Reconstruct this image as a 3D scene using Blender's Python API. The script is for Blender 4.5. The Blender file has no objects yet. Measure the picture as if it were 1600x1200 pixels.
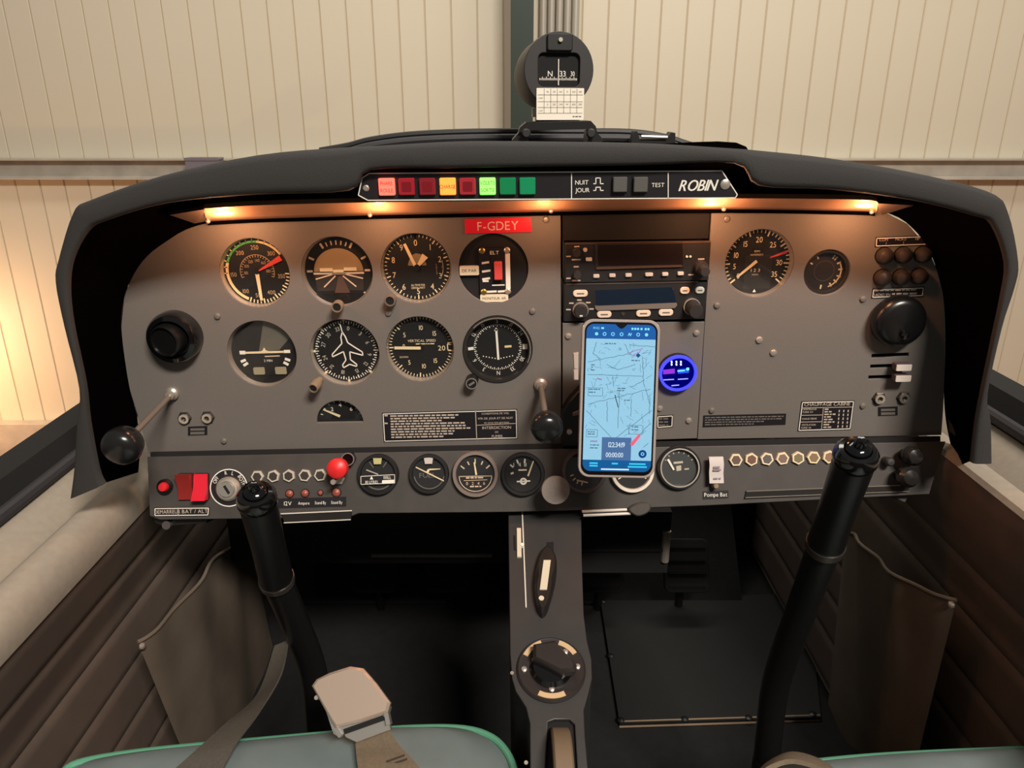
import bpy, math, random
from mathutils import Vector, Matrix
random.seed(4)
S = bpy.context.scene
COL = S.collection
R = math.radians

# ------------------------------------------------------------------ camera
F = 1173.0                       # focal length in pixels of the 1600x1200 frame
PITCH = R(20)
CAM = Vector((0, 0, 1.75))
cam_d = bpy.data.cameras.new('camera')
cam_d.sensor_width = 36
cam_d.lens = 36 * F / 1600
cam_d.clip_start = 0.02
cam = bpy.data.objects.new('camera', cam_d)
cam.location = CAM
cam.rotation_euler = (R(90) - PITCH, 0, 0)
COL.objects.link(cam)
S.camera = cam

# ------------------------------------------------------------------ world, lights, exposure
def lin(c):
    if isinstance(c, str):
        c = [int(c[i:i + 2], 16) / 255 for i in (0, 2, 4)]
    return tuple((x / 12.92 if x <= .04045 else ((x + .055) / 1.055) ** 2.4) for x in c)

W = bpy.data.worlds.new('hangar_air')
S.world = W
W.use_nodes = True
W.node_tree.nodes['Background'].inputs[0].default_value = (*lin('f0ede8'), 1)
W.node_tree.nodes['Background'].inputs[1].default_value = 0.15
S.view_settings.view_transform = 'Standard'
S.view_settings.look = 'None'
S.view_settings.exposure = 0.0
S.view_settings.gamma = 1.0

def area(name, loc, target, sx, sy, power, col):
    d = bpy.data.lights.new(name, 'AREA')
    d.shape = 'RECTANGLE'; d.size = sx; d.size_y = sy
    d.energy = power; d.color = lin(col)
    o = bpy.data.objects.new(name, d)
    o.location = loc
    o.rotation_euler = (Vector(target) - Vector(loc)).to_track_quat('-Z', 'Y').to_euler()
    COL.objects.link(o)
    return o
# the hangar's ceiling lamps: one row over the aircraft's tail, one nearer the wall
area('hangar_lamp_rear', (1.25, -2.2, 4.5), (0.1, 0.6, 1.2), 1.3, 0.5, 240, 'fff5e8')
area('hangar_lamp_front', (0.3, 1.9, 4.6), (0.2, 3.4, 1.0), 3.8, 0.6, 78, 'fff8ec')

# ------------------------------------------------------------------ projection helpers (pixel of the photo -> point at a real depth)
FW = Vector((0, math.cos(PITCH), -math.sin(PITCH)))
UP = Vector((0, math.sin(PITCH), math.cos(PITCH)))
RT = Vector((1, 0, 0))
def ray(px, py): return FW + RT * ((px - 800) / F) - UP * ((py - 600) / F)
def atd(px, py, d): return CAM + ray(px, py) * d
def onY(px, py, Y):
    r = ray(px, py); return CAM + r * (Y / r.y)
def onX(px, py, X):
    r = ray(px, py); return CAM + r * (X / r.x)
def onZ(px, py, z):
    r = ray(px, py); return CAM + r * ((z - CAM.z) / r.z)

class Fr:
    """a plane in the cockpit with axes u (right), v (up), n (towards the seats)"""
    def __init__(s, o, u, v):
        s.o = Vector(o); s.u = Vector(u).normalized()
        s.n = s.u.cross(Vector(v)).normalized(); s.v = s.n.cross(s.u).normalized()
    def hit(s, px, py, h=0):
        r = ray(px, py)
        return CAM + r * ((s.o + s.n * h - CAM).dot(s.n) / r.dot(s.n))
    def loc(s, px, py, h=0):
        p = s.hit(px, py, h) - s.o
        return (p.dot(s.u), p.dot(s.v))
    def k(s, px, py, h=0): return (s.hit(px, py, h) - CAM).dot(FW) / F
    def mat(s, p):
        m = Matrix((s.u, s.v, s.n)).transposed().to_4x4(); m.translation = p
        return m
    def at(s, px, py, h=0): return s.mat(s.hit(px, py, h))
    def rel(s, c):
        a0, b0 = s.loc(*c)
        def f(px, py, h=0):
            a, b = s.loc(px, py, h); return (a - a0, b - b0)
        return f

ROLL = R(1.1)
PAN = Fr(onY(800, 540, .80), (math.cos(ROLL), 0, math.sin(ROLL)), (-math.sin(ROLL), 0, math.cos(ROLL)))
SUB = Fr(atd(800, 740, .862), RT * math.cos(ROLL) + UP * math.sin(ROLL), UP)
ANN = Fr(onY(855, 292, .712), (math.cos(ROLL * .7), 0, math.sin(ROLL * .7)), (0, 0, 1))
PHN = Fr(atd(967, 620, .735), RT * math.cos(R(-1.2)) + UP * math.sin(R(-1.2)), UP + FW * -.09)
CON = Fr(onY(850, 795, .78), (1, 0, .005), (0, math.cos(R(21)), math.sin(R(21))))

# ------------------------------------------------------------------ materials
MATS = {}
def mat(name, c, rough=.5, metal=0, em=None, es=0, noise=0, nscale=200, bump=0, c2=None, spec=None, alpha=None, coat=0):
    if name in MATS: return MATS[name]
    m = bpy.data.materials.new(name); m.use_nodes = True
    nt = m.node_tree; b = nt.nodes['Principled BSDF']
    b.inputs['Base Color'].default_value = (*lin(c), 1)
    b.inputs['Roughness'].default_value = rough
    b.inputs['Metallic'].default_value = metal
    if spec is not None: b.inputs['Specular IOR Level'].default_value = spec
    if coat: b.inputs['Coat Weight'].default_value = coat
    if em:
        b.inputs['Emission Color'].default_value = (*lin(em), 1)
        b.inputs['Emission Strength'].default_value = es
    if noise or bump:
        tc = nt.nodes.new('ShaderNodeTexCoord')
        nz = nt.nodes.new('ShaderNodeTexNoise')
        nz.inputs['Scale'].default_value = nscale; nz.inputs['Detail'].default_value = 4
        nt.links.new(tc.outputs['Object'], nz.inputs['Vector'])
        if noise:
            mx = nt.nodes.new('ShaderNodeMix'); mx.data_type = 'RGBA'
            l = lin(c); l2 = lin(c2) if c2 else tuple(x * (1 - noise) for x in l)
            mx.inputs['A'].default_value = (*l2, 1)
            mx.inputs['B'].default_value = (*[min(1, x * (1 + noise)) for x in l], 1) if not c2 else (*l, 1)
            rp = nt.nodes.new('ShaderNodeMapRange')
            rp.inputs['From Min'].default_value = .32; rp.inputs['From Max'].default_value = .68
            nt.links.new(nz.outputs['Fac'], rp.inputs['Value'])
            nt.links.new(rp.outputs['Result'], mx.inputs['Factor'])
            nt.links.new(mx.outputs['Result'], b.inputs['Base Color'])
        if bump:
            bp = nt.nodes.new('ShaderNodeBump'); bp.inputs['Strength'].default_value = bump
            bp.inputs['Distance'].default_value = .001
            nt.links.new(nz.outputs['Fac'], bp.inputs['Height'])
            nt.links.new(bp.outputs['Normal'], b.inputs['Normal'])
    MATS[name] = m
    return m
def glass_mat(name, tint='ffffff', refl=.025, rough=0.0):
    if name in MATS: return MATS[name]
    m = bpy.data.materials.new(name); m.use_nodes = True
    nt = m.node_tree; nt.nodes.clear()
    o = nt.nodes.new('ShaderNodeOutputMaterial'); mx = nt.nodes.new('ShaderNodeMixShader')
    t = nt.nodes.new('ShaderNodeBsdfTransparent'); g = nt.nodes.new('ShaderNodeBsdfGlossy')
    t.inputs[0].default_value = (*lin(tint), 1); g.inputs['Roughness'].default_value = rough
    mx.inputs[0].default_value = refl
    nt.links.new(t.outputs[0], mx.inputs[1]); nt.links.new(g.outputs[0], mx.inputs[2])
    nt.links.new(mx.outputs[0], o.inputs[0])
    MATS[name] = m
    return m

M_PANEL = mat('panel_grey', '6f6964', .62, noise=.05, nscale=700, bump=.10)
M_SUBP = mat('subpanel_grey', '45413e', .5, noise=.10, nscale=40, bump=.05)
M_BLACK = mat('black_plastic', '161516', .42)
M_MATTE = mat('matt_black', '0d0c0d', .85)
M_GLOSSB = mat('gloss_black', '0c0c0d', .14, coat=.5)
M_FACE = mat('dial_black', '0b0b0c', .7)
M_WHITE = mat('print_white', 'efe9dc', .6)
M_CREAM = mat('lume_cream', 'e9d6ac', .6)
M_RED = mat('signal_red', 'd8222c', .45)
M_SHADE = mat('brow_leather', '2f2d2c', .75, noise=.10, nscale=900, bump=.35)
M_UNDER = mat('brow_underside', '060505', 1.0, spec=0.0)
M_CHROME = mat('chrome', 'e2dcd2', .18, .8)
M_STEEL = mat('brushed_steel', 'c4bbb0', .36, .65)
M_BRASS = mat('worn_knob', '8f7d68', .45, .2)
M_EDGEW = mat('edge_white', 'd6d0c6', .4)
M_RUBBER = mat('knob_grey', '2c2a2a', .5)
M_GLASS = glass_mat('dial_glass')
M_DARKPL = mat('radio_black', '1e1d1e', .5)
M_LABEL = mat('label_black', '17141a', .5)

# ------------------------------------------------------------------ glyphs (converted once, then stamped into meshes)
GLYPH = {}
def make_glyphs(chars):
    obs = []
    for ch in chars:
        c = bpy.data.curves.new('g', 'FONT'); c.body = ch; c.resolution_u = 3
        o = bpy.data.objects.new('g', c); COL.objects.link(o); obs.append((ch, o))
    dg = bpy.context.evaluated_depsgraph_get()
    for ch, o in obs:
        me = bpy.data.meshes.new_from_object(o.evaluated_get(dg))
        vs = [(v.co.x, v.co.y) for v in me.vertices]
        GLYPH[ch] = (vs, [tuple(p.vertices) for p in me.polygons], min(v[0] for v in vs), max(v[0] for v in vs))
        bpy.data.meshes.remove(me)
    for ch, o in obs:
        c = o.data; bpy.data.objects.remove(o); bpy.data.curves.remove(c)
make_glyphs("ABCDEFGHIJKLMNOPQRSTUVWXYZabcdefghijklmnopqrstuvwxyz0123456789-/:.,")
CAPH = max(v[1] for v in GLYPH['H'][0])

# ------------------------------------------------------------------ mesh builder
def rrect(cx, cy, w, h, r, n=4):
    r = min(r, w / 2 - 1e-6, h / 2 - 1e-6)
    out = []
    for k, (sx, sy) in enumerate(((1, 1), (-1, 1), (-1, -1), (1, -1))):
        for i in range(n + 1):
            a = math.pi / 2 * (k + i / n)
            out.append((cx + sx * (w / 2 - r) + r * math.cos(a), cy + sy * (h / 2 - r) + r * math.sin(a)))
    return out
def circ(cx, cy, r, n=32):
    return [(cx + r * math.cos(2 * math.pi * i / n), cy + r * math.sin(2 * math.pi * i / n)) for i in range(n)]
def crom(pts, n=4, closed=False):
    out = []; m = len(pts)
    P = lambda i: Vector(pts[i % m] if closed else pts[max(0, min(m - 1, i))])
    for i in range(m if closed else m - 1):
        a, b, c, d = P(i - 1), P(i), P(i + 1), P(i + 2)
        for k in range(n):
            t = k / n
            out.append(.5 * (2 * b + (c - a) * t + (2 * a - 5 * b + 4 * c - d) * t * t + (3 * b - a - 3 * c + d) * t ** 3))
    if not closed: out.append(P(m - 1))
    return out

class B:
    def __init__(s): s.v = []; s.f = []
    def add(s, vs, fs):
        n = len(s.v); s.v += [tuple(v) for v in vs]; s.f += [tuple(i + n for i in f) for f in fs]; return s
    def box(s, c, d, M=None):
        x, y, z = (a / 2 for a in d)
        vs = [Vector((i * x, j * y, k * z)) for k in (-1, 1) for j in (-1, 1) for i in (-1, 1)]
        vs = [(M @ v if M else v) + Vector(c) for v in vs]
        return s.add(vs, [(0, 2, 3, 1), (4, 5, 7, 6), (0, 1, 5, 4), (2, 6, 7, 3), (0, 4, 6, 2), (1, 3, 7, 5)])
    def prism(s, pts, z0, z1, bev=0):
        """outline in local xy, from z0 (back) up to z1 (front), front edge chamfered"""
        n = len(pts); rings = [[(p[0], p[1], z0) for p in pts]]
        if bev:
            cx = sum(p[0] for p in pts) / n; cy = sum(p[1] for p in pts) / n
            rings.append([(p[0], p[1], z1 - bev) for p in pts])
            ins = []
            for p in pts:
                d = math.hypot(p[0] - cx, p[1] - cy) or 1
                q = max(0, 1 - bev * 1.1 / d)
                ins.append((cx + (p[0] - cx) * q, cy + (p[1] - cy) * q, z1))
            rings.append(ins)
        else: rings.append([(p[0], p[1], z1) for p in pts])
        return s.loft(rings, True, True)
    def loft(s, rings, closed=True, caps=False):
        n = len(rings[0]); vs = [p for r in rings for p in r]; fs = []
        for i in range(len(rings) - 1):
            for j in range(n if closed else n - 1):
                a = i * n + j; b = i * n + (j + 1) % n
                fs.append((a, b, b + n, a + n))
        if caps:
            fs.append(tuple(range(n))[::-1]); k = (len(rings) - 1) * n
            fs.append(tuple(range(k, k + n)))
        return s.add(vs, fs)
    def lathe(s, prof, c=(0, 0), n=32, M=None, caps=True):
        rings = []
        for r, z in prof:
            rings.append([Vector((c[0] + max(r, 1e-5) * math.cos(2 * math.pi * i / n), c[1] + max(r, 1e-5) * math.sin(2 * math.pi * i / n), z)) for i in range(n)])
        if M: rings = [[M @ p for p in r] for r in rings]
        return s.loft(rings, True, caps)
    def ring(s, c, r0, r1, z0, z1, n=40, a0=0, a1=360):
        """flat ring (or an arc, degrees clockwise from the top)"""
        full = abs(a1 - a0) >= 359.9
        m = n if full else max(3, int(n * abs(a1 - a0) / 360) + 2)
        secs = []
        for i in range(m if full else m + 1):
            a = R(a0 + (a1 - a0) * i / m); sx, sy = math.sin(a), math.cos(a)
            secs.append([(c[0] + r * sx, c[1] + r * sy, z) for r, z in ((r0, z0), (r1, z0), (r1, z1), (r0, z1))])
        k = len(secs); vs = [p for q in secs for p in q]; fs = []
        for i in range(k if full else k - 1):
            j = (i + 1) % k
            for e in range(4): fs.append((i * 4 + e, j * 4 + e, j * 4 + (e + 1) % 4, i * 4 + (e + 1) % 4))
        if not full: fs += [(0, 1, 2, 3), tuple(range((k - 1) * 4 + 3, (k - 1) * 4 - 1, -1))]
        return s.add(vs, fs)
    def bar(s, a, b, w, z0, z1, w2=None):
        """flat bar between two local xy points"""
        a = Vector(a[:2]); b = Vector(b[:2]); d = (b - a).normalized(); p = Vector((-d.y, d.x))
        w2 = w if w2 is None else w2
        return s.prism([a - p * w / 2, b - p * w2 / 2, b + p * w2 / 2, a + p * w / 2], z0, z1)
    def pol(s, c, ang, r0, r1, w, z0, z1, w2=None):
        a = R(ang); d = (math.sin(a), math.cos(a))
        return s.bar((c[0] + d[0] * r0, c[1] + d[1] * r0), (c[0] + d[0] * r1, c[1] + d[1] * r1), w, z0, z1, w2)
    def path(s, pts, w, z0, z1, closed=False):
        n = len(pts)
        for i in range(n if closed else n - 1): s.bar(pts[i], pts[(i + 1) % n], w, z0, z1)
        return s
    def tube(s, pts, r, n=10, caps=True):
        pts = [Vector(p) for p in pts]; m = len(pts)
        rr = r if isinstance(r, (list, tuple)) else [r] * m
        t0 = (pts[1] - pts[0]).normalized()
        x = t0.orthogonal().normalized(); rings = []
        for i in range(m):
            t = (pts[min(i + 1, m - 1)] - pts[max(i - 1, 0)]).normalized()
            x = (x - t * x.dot(t)).normalized(); y = t.cross(x)
            rings.append([pts[i] + (x * math.cos(2 * math.pi * j / n) + y * math.sin(2 * math.pi * j / n)) * rr[i] for j in range(n)])
        return s.loft(rings, True, caps)
    def ball(s, c, r, sq=(1, 1, 1), n=20, m=10):
        rings = []
        for i in range(m + 1):
            a = -math.pi / 2 + math.pi * i / m; q = max(math.cos(a), 1e-4)
            rings.append([Vector((c[0] + r * sq[0] * q * math.cos(2 * math.pi * j / n), c[1] + r * sq[1] * q * math.sin(2 * math.pi * j / n), c[2] + r * sq[2] * math.sin(a))) for j in range(n)])
        return s.loft(rings, True, True)
    def text(s, t, x, y, h, z, al='c', rot=0, sx=1, shear=0, sp=.14):
        k = h / CAPH; cur = 0; items = []
        for ch in t:
            if ch == ' ': cur += .30 * sx; continue
            vs, fs, x0, x1 = GLYPH[ch]
            items.append((ch, cur)); cur += (x1 - x0) * sx + sp * CAPH * sx
        tot = cur - sp * CAPH * sx
        off = {'c': -tot / 2, 'l': 0, 'r': -tot}[al]
        ca, sa = math.cos(R(rot)), math.sin(R(rot))
        for ch, cx in items:
            vs, fs, x0, x1 = GLYPH[ch]; o = []
            for vx, vy in vs:
                yy = vy - CAPH / 2; lx = ((vx - x0) * sx + cx + off + shear * yy) * k; ly = yy * k
                o.append((x + lx * ca - ly * sa, y + lx * sa + ly * ca, z))
            s.add(o, fs)
        return s
    def words(s, x, y, w, h, z, seed=0, fill=1.0):
        """a line of print too small to read: a run of short dashes"""
        rn = random.Random(seed); cx = x; end = x + w * fill
        while cx < end - h:
            l = min(h * rn.uniform(1.2, 4.5), end - cx)
            s.prism([(cx, y - h / 2), (cx + l, y - h / 2), (cx + l, y + h / 2), (cx, y + h / 2)], z - 2e-5, z)
            cx += l + h * .7
        return s
    def o(s, name, m, parent=None, M=None, smooth=True, ang=35):
        me = bpy.data.meshes.new(name); me.from_pydata(s.v, [], s.f)
        import bmesh
        bm = bmesh.new(); bm.from_mesh(me)
        bmesh.ops.recalc_face_normals(bm, faces=bm.faces); bm.to_mesh(me); bm.free()
        if smooth:
            for p in me.polygons: p.use_smooth = True
            me.set_sharp_from_angle(angle=R(ang))
        me.materials.append(m)
        ob = bpy.data.objects.new(name, me); COL.objects.link(ob)
        if parent: ob.parent = parent
        if M is not None: ob.matrix_basis = M
        return ob
def flat(s, name, m, parent=None, M=None):      # for print: all normals towards +z
    me = bpy.data.meshes.new(name); me.from_pydata(s.v, [], s.f); me.materials.append(m)
    ob = bpy.data.objects.new(name, me); COL.objects.link(ob)
    if parent: ob.parent = parent
    if M is not None: ob.matrix_basis = M
    return ob
B.p = flat

def tag(o, label, cat, group=None):
    o['label'] = label; o['category'] = cat
    if group: o['group'] = group
    return o
def struct(o, label=None, cat=None):
    o['kind'] = 'structure'
    if label: o['label'] = label
    if cat: o['category'] = cat
    return o
def thing(name, M, label, cat, group=None):
    e = bpy.data.objects.new(name, None); e.empty_display_size = .02
    COL.objects.link(e); e.matrix_basis = M
    return tag(e, label, cat, group)
def copyobj(o, parent, M=None):
    c = o.copy(); COL.objects.link(c); c.parent = parent
    if M is not None: c.matrix_basis = M
    return c
def plate(name, outline, holes, t, bev, m, parent=None, M=None):
    """flat sheet with cut-outs: 2D curve filled, extruded and bevelled; front face at z = 0"""
    cu = bpy.data.curves.new(name, 'CURVE'); cu.dimensions = '2D'; cu.fill_mode = 'BOTH'
    for loop in [outline] + holes:
        sp = cu.splines.new('POLY'); sp.points.add(len(loop) - 1)
        for p, q in zip(sp.points, loop): p.co = (q[0], q[1], 0, 1)
        sp.use_cyclic_u = True
    cu.extrude = t / 2 - bev; cu.bevel_depth = bev; cu.bevel_resolution = 1; cu.offset = -bev
    tmp = bpy.data.objects.new(name, cu); COL.objects.link(tmp)
    dg = bpy.context.evaluated_depsgraph_get()
    me = bpy.data.meshes.new_from_object(tmp.evaluated_get(dg))
    bpy.data.objects.remove(tmp); bpy.data.curves.remove(cu)
    for v in me.vertices: v.co.z -= t / 2
    for p in me.polygons: p.use_smooth = True
    me.set_sharp_from_angle(angle=R(30))
    me.materials.clear(); me.materials.append(m)
    ob = bpy.data.objects.new(name, me); COL.objects.link(ob)
    if parent: ob.parent = parent
    if M is not None: ob.matrix_basis = M
    return ob
def weld(fr): return fr.mat(fr.o)

# ================================================================== the hangar
WY = 3.62
M_CLAD = mat('cream_cladding', 'd5ccb7', .5, noise=.035, nscale=1.3)
M_CLADB = mat('cladding_joint', 'b9ab90', .7)
M_GALV = mat('galvanised', 'c2bbae', .5, .25, noise=.14, nscale=9)
M_CONC = mat('hangar_floor_paint', 'a86a34', .55, noise=.06, nscale=3)
M_GREEN = mat('green_steel', '27352c', .5)
fl = B().box((0, 0, -.05), (14, 12, .1)).o('floor', M_CONC)
struct(fl)
wb = B().box((0, WY + .06, 2.2), (14, .1, 4.4)).o('wall_back', M_CLADB); struct(wb)
PW = .1145
pb = B()
pb.prism([(-PW / 2 + .0015, 0), (-PW / 2 + .0045, -.005), (PW / 2 - .0045, -.005), (PW / 2 - .0015, 0)], -2.2, 2.2)
first = None
for i in range(-48, 49):
    M = Matrix.Translation((i * PW + .02, WY + .0115, 2.2))
    if first is None: first = pb.o('cladding_panel', M_CLAD, wb, M)
    else: copyobj(first, wb, M)
# upper girt rail, base skirting
g = B().prism([(0, -.045), (-.055, -.045), (-.055, -.038), (-.008, -.03), (-.008, .035), (-.055, .04), (-.055, .047), (0, .047)], -6.9, 6.9)
struct(g.o('trim_1', M_GALV, None, Matrix.Translation((0, WY, 1.497)) @ Matrix.Rotation(R(90), 4, 'Y') @ Matrix.Rotation(R(90), 4, 'Z')))
g = B().box((0, WY - .03, .115), (13.8, .06, .23))
struct(g.o('trim_2', M_GALV))
# green H column and the grey ribbed flashing beside it
def hx(px, py, Y=WY - .1): return onY(px, py, Y).x
xa, xb = hx(798, 100), hx(832, 100)
col = thing('steel_column', Matrix.Translation(((xa + xb) / 2, WY - .17, 0)), 'dark green steel column standing against the cream wall behind the compass', 'column')
w = xb - xa
B().box((0, -.06, 2.2), (w, .012, 4.4)).o('flange', M_GREEN, col)
B().box((0, .06, 2.2), (w, .012, 4.4)).o('flange', M_GREEN, col)
B().box((0, 0, 2.2), (.01, .11, 4.4)).o('web', M_GREEN, col)
B().box((0, 0, .006), (w * 1.5, .2, .012)).o('base_plate', M_GREEN, col)
xc, xd = hx(842, 60, WY - .03), hx(905, 60, WY - .03)
fs = thing('ribbed_flashing', Matrix.Translation(((xc + xd) / 2, WY - .02, 0)), 'grey ribbed metal flashing strip on the wall right of the green column', 'flashing')
n = 5; rw = (xd - xc) / n
for i in range(n):
    q = [(rw * .46 * math.cos(R(180 - 20 * k)), -.018 * math.sin(R(20 * k))) for k in range(10)]
    B().prism([(a + (i - n / 2 + .5) * rw, b) for a, b in q], 0, 4.4).o('rib', mat('flashing_grey', 'b5b1a4', .45, .2), fs)
# little grey box on the girt rail, left, half behind the brow
M = Matrix.Translation((onY(318, 258, WY - .1).x, WY - .085, 1.52))
bx_ = thing('junction_box', M, 'small purple-grey box sitting on the steel rail above the left brow', 'box')
B().prism(rrect(0, 0, .15, .05, .006), -.03, .03).o('body', mat('box_grey', '77727a', .5), bx_, Matrix.Rotation(R(90), 4, 'X'))
B().prism(rrect(0, .026, .156, .012, .004), -.033, .033).o('lid', mat('box_grey', '77727a', .5), bx_, Matrix.Rotation(R(90), 4, 'X'))
# the warm work light standing low by the wall just left of the view
HL = Vector((-2.98, 3.12, .60))
wl = thing('work_light', Matrix.Translation((HL.x, HL.y, 0)), 'warm floodlight on a short stand beside the cream wall at far left', 'lamp')
B().tube([(0, 0, .02), (0, 0, .52)], .014).o('stand_pole', M_BLACK, wl)
for a in (90, 210, 330):
    B().tube([(0, 0, .12), (.16 * math.cos(R(a)), .16 * math.sin(R(a)), .01)], .01).o('leg', M_BLACK, wl)
dirv = Vector((-2.42, WY, .56)) - HL
Mh = Matrix.Translation((0, 0, HL.z)) @ dirv.to_track_quat('Z', 'Y').to_matrix().to_4x4()
B().lathe([(.03, -.10), (.05, -.08), (.085, -.01), (.085, .02), (.078, .02), (.075, 0), (.02, -.06)]).o('housing', M_BLACK, wl, Mh)
B().lathe([(.07, -.001), (.07, .004)]).o('bulb', mat('work_bulb', 'fff0d0', .5, em='ffcf8a', es=6), wl, Mh)
sp = bpy.data.lights.new('work_light_beam', 'SPOT'); sp.energy = 36; sp.color = lin('ffc692'); sp.spot_size = R(150); sp.spot_blend = .9; sp.shadow_soft_size = .05
so = bpy.data.objects.new('work_light_beam', sp); COL.objects.link(so)
so.location = HL + dirv.normalized() * .03
so.rotation_euler = dirv.to_track_quat('-Z', 'Y').to_euler()

# ================================================================== cockpit shell
M_TRIM = mat('beige_vinyl', '8b7f71', .7, noise=.06, nscale=60, bump=.15)
M_TRIML = mat('sill_fabric', '9b9082', .8, noise=.05, nscale=120, bump=.2)
M_QUILT = mat('quilted_vinyl', '5e5149', .62, noise=.07, nscale=30, bump=.12)
M_CARPET = mat('black_carpet', '121212', .95, noise=.25, nscale=60, bump=.3)
M_SHELL = mat('fuselage_paint', 'cfcabc', .4)
M_POCK = mat('pocket_cloth', '62564a', .8, noise=.12, nscale=18, bump=.15)
XC = .02
RZ = lambda x, z: z + .05 * (x - XC)          # the aircraft leans a little to the left
CF = .82                                # cockpit floor height
Y0, Y1 = -.25, 1.34
struct(B().box((XC, (Y0 + 1.5) / 2, CF - .02), (1.14, 1.5 - Y0, .04)).o('floor_cockpit', M_CARPET))
struct(B().box((XC, 1.46, 1.10), (1.14, .04, .62)).o('wall_front', M_MATTE))
def sideX(sg, a): return XC + sg * a
def side(sg, nm):
    prof = [(.585, .80), (.585, 1.345), (.556, 1.368), (.522, 1.345), (.519, 1.338), (.515, 1.347), (.500, 1.357), (.487, 1.3565), (.478, 1.350), (.4725, 1.340), (.470, 1.326), (.472, 1.312), (.484, 1.306), (.490, 1.30), (.515, 1.20), (.515, .80)]
    if sg > 0: prof = prof[:6] + [(.500, 1.360), (.490, 1.3605), (.481, 1.3575), (.478, 1.352), (.484, 1.347), (.490, 1.30), (.515, 1.20), (.515, .80)]
    prof = [(sideX(sg, x), RZ(sideX(sg, x), z)) for x, z in prof]
    rings = [[(x, y, z) for x, z in prof] for y in (Y0, .2, .6, .80, 1.0, Y1 + .1)]
    wl_ = B().loft(rings, True, True).o('wall_' + nm, M_TRIML); struct(wl_)
    # vinyl facing in sewn channels below the bolster
    zs = [1.312 if sg < 0 else 1.352, 1.245, 1.177, 1.109, 1.041, .973, .905, .825]
    def wx(z): return .477 + max(0, min(1, (1.30 - z) / .10)) * .026
    for a, b in zip(zs, zs[1:]):
        sec = []
        for k in range(11):
            t = k / 10; zz = a + (b - a) * t
            xx = wx(zz) + .0035 * (1 - min(1, min(t, 1 - t) * 9) ** .5)
            sec.append((sideX(sg, xx), RZ(sideX(sg, xx), zz - .0003)))
        sec += [(sideX(sg, wx(b) + .008), RZ(sideX(sg, .48), b)), (sideX(sg, wx(a) + .008), RZ(sideX(sg, .48), a))]
        B().loft([[(x, y, z) for x, z in sec] for y in (Y0, .3, .7, 1.0, Y1 + .08)], True, True).o('quilt_channel', M_QUILT, wl_)
    return wl_
wL = side(-1, 'left'); wR = side(1, 'right')
for sg, nm, k in ((-1, 'left', 3), (1, 'right', 4)):
    x = sideX(sg, .57)
    tr = B().loft([[(sideX(sg, a), y, RZ(x, z)) for a, z in ((.563, 1.372), (.62, 1.366), (.62, 1.398), (.576, 1.402))] for y in (Y0, 1.35)], True, True).o('trim_%d' % k, M_MATTE); struct(tr)
    B().tube([(sideX(sg, .560), Y0, RZ(x, 1.376)), (sideX(sg, .560), 1.35, RZ(x, 1.376))], .008).o('rubber_seal', mat('seal_rubber', '2d2b2f', .6), tr)
    # outer skin so that the tub is a body from outside too
    sk = B().loft([[(sideX(sg, a), y, z) for a, z in ((.586, .62), (.624, .8), (.632, RZ(x, 1.37)), (.586, RZ(x, 1.37)))] for y in (Y0, 1.5)], True, True)
    struct(sk.o('wall_outer_' + nm, M_SHELL))

# unseen wall added behind the seats to block floor glare in the dial glass
struct(B().box((XC, -.30, 1.14), (1.24, .06, .78)).o('wall_rear_blocker', M_QUILT))

# ================================================================== instrument panels
def poly(fr, pts): return [fr.loc(*p) for p in pts]
HOLES_L = []          # filled from the list of gauges: (px, py, radius px)
GA = dict(asi=(398, 427, 54.5), att=(526.5, 425.5, 55.5), alt=(650, 420, 55), elt=(771, 420, 54.5),
          trn=(409, 553.5, 54), dg=(538.5, 551.5, 54), vsi=(656, 546, 53), vor=(777.5, 546, 54.5),
          tac=(1186.5, 412, 53.5), fpr=(1292.5, 426, 36))
def hole(k, fr=PAN):
    x, y, r = GA[k]; a, b = fr.loc(x, y); return circ(a, b, r * fr.k(x, y), 48)
SLOTS = [((1362, 556.5), (1420, 554)), ((1360, 573), (1412, 571)), ((1357, 590), (1410, 588))]
def slot(p, q, w=.0022):
    a = Vector(PAN.loc(*p)); b = Vector(PAN.loc(*q)); d = (b - a).normalized() * 1; n = Vector((-d.y, d.x)) * w
    return [a - n, b - n, b + n, a + n]
half = [PAN.loc(495 + 0, 661), PAN.loc(568, 659)]
hm = Vector(PAN.loc(531.5, 660)); hr = 36.5 * PAN.k(531, 640)
halfmoon = [(hm.x + hr * math.cos(R(a)), hm.y + 1.0 * hr * math.sin(R(a))) for a in range(0, 181, 9)]
PO = lambda pts: poly(PAN, pts)
outL = PO([(876, 318), (600, 320), (430, 326), (320, 342), (262, 372), (228, 400), (206, 430), (194, 465), (189, 512), (193, 560), (203, 610), (220, 665), (232, 708), (877, 694)])
outR = PO([(1113, 314), (1300, 316), (1375, 328), (1418, 350), (1449, 385), (1468, 430), (1475, 480), (1476.5, 560), (1474, 640), (1471, 680), (1090, 686.5)])
outC = PO([(879, 505), (1101, 503), (1089, 685), (879, 692)])
pl = thing('instrument_panel', weld(PAN), 'grey-brown left instrument panel holding the eight round flight instruments', 'panel')
plate('panel_sheet', outL, [hole(k) for k in ('asi', 'att', 'alt', 'elt', 'trn', 'dg', 'vsi', 'vor')] + [halfmoon], .004, .0005, M_PANEL, pl)
pc = thing('instrument_panel', weld(PAN), 'narrow grey centre panel below the radios, behind the phone', 'panel')
plate('panel_sheet', outC, [], .004, .0005, M_PANEL, pc)
pr = thing('instrument_panel', weld(PAN), 'grey right-hand panel with the rev counter and two sliding levers', 'panel')
plate('panel_sheet', outR, [hole('tac'), hole('fpr')] + [slot(*s) for s in SLOTS], .004, .0005, M_PANEL, pr)
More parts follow.
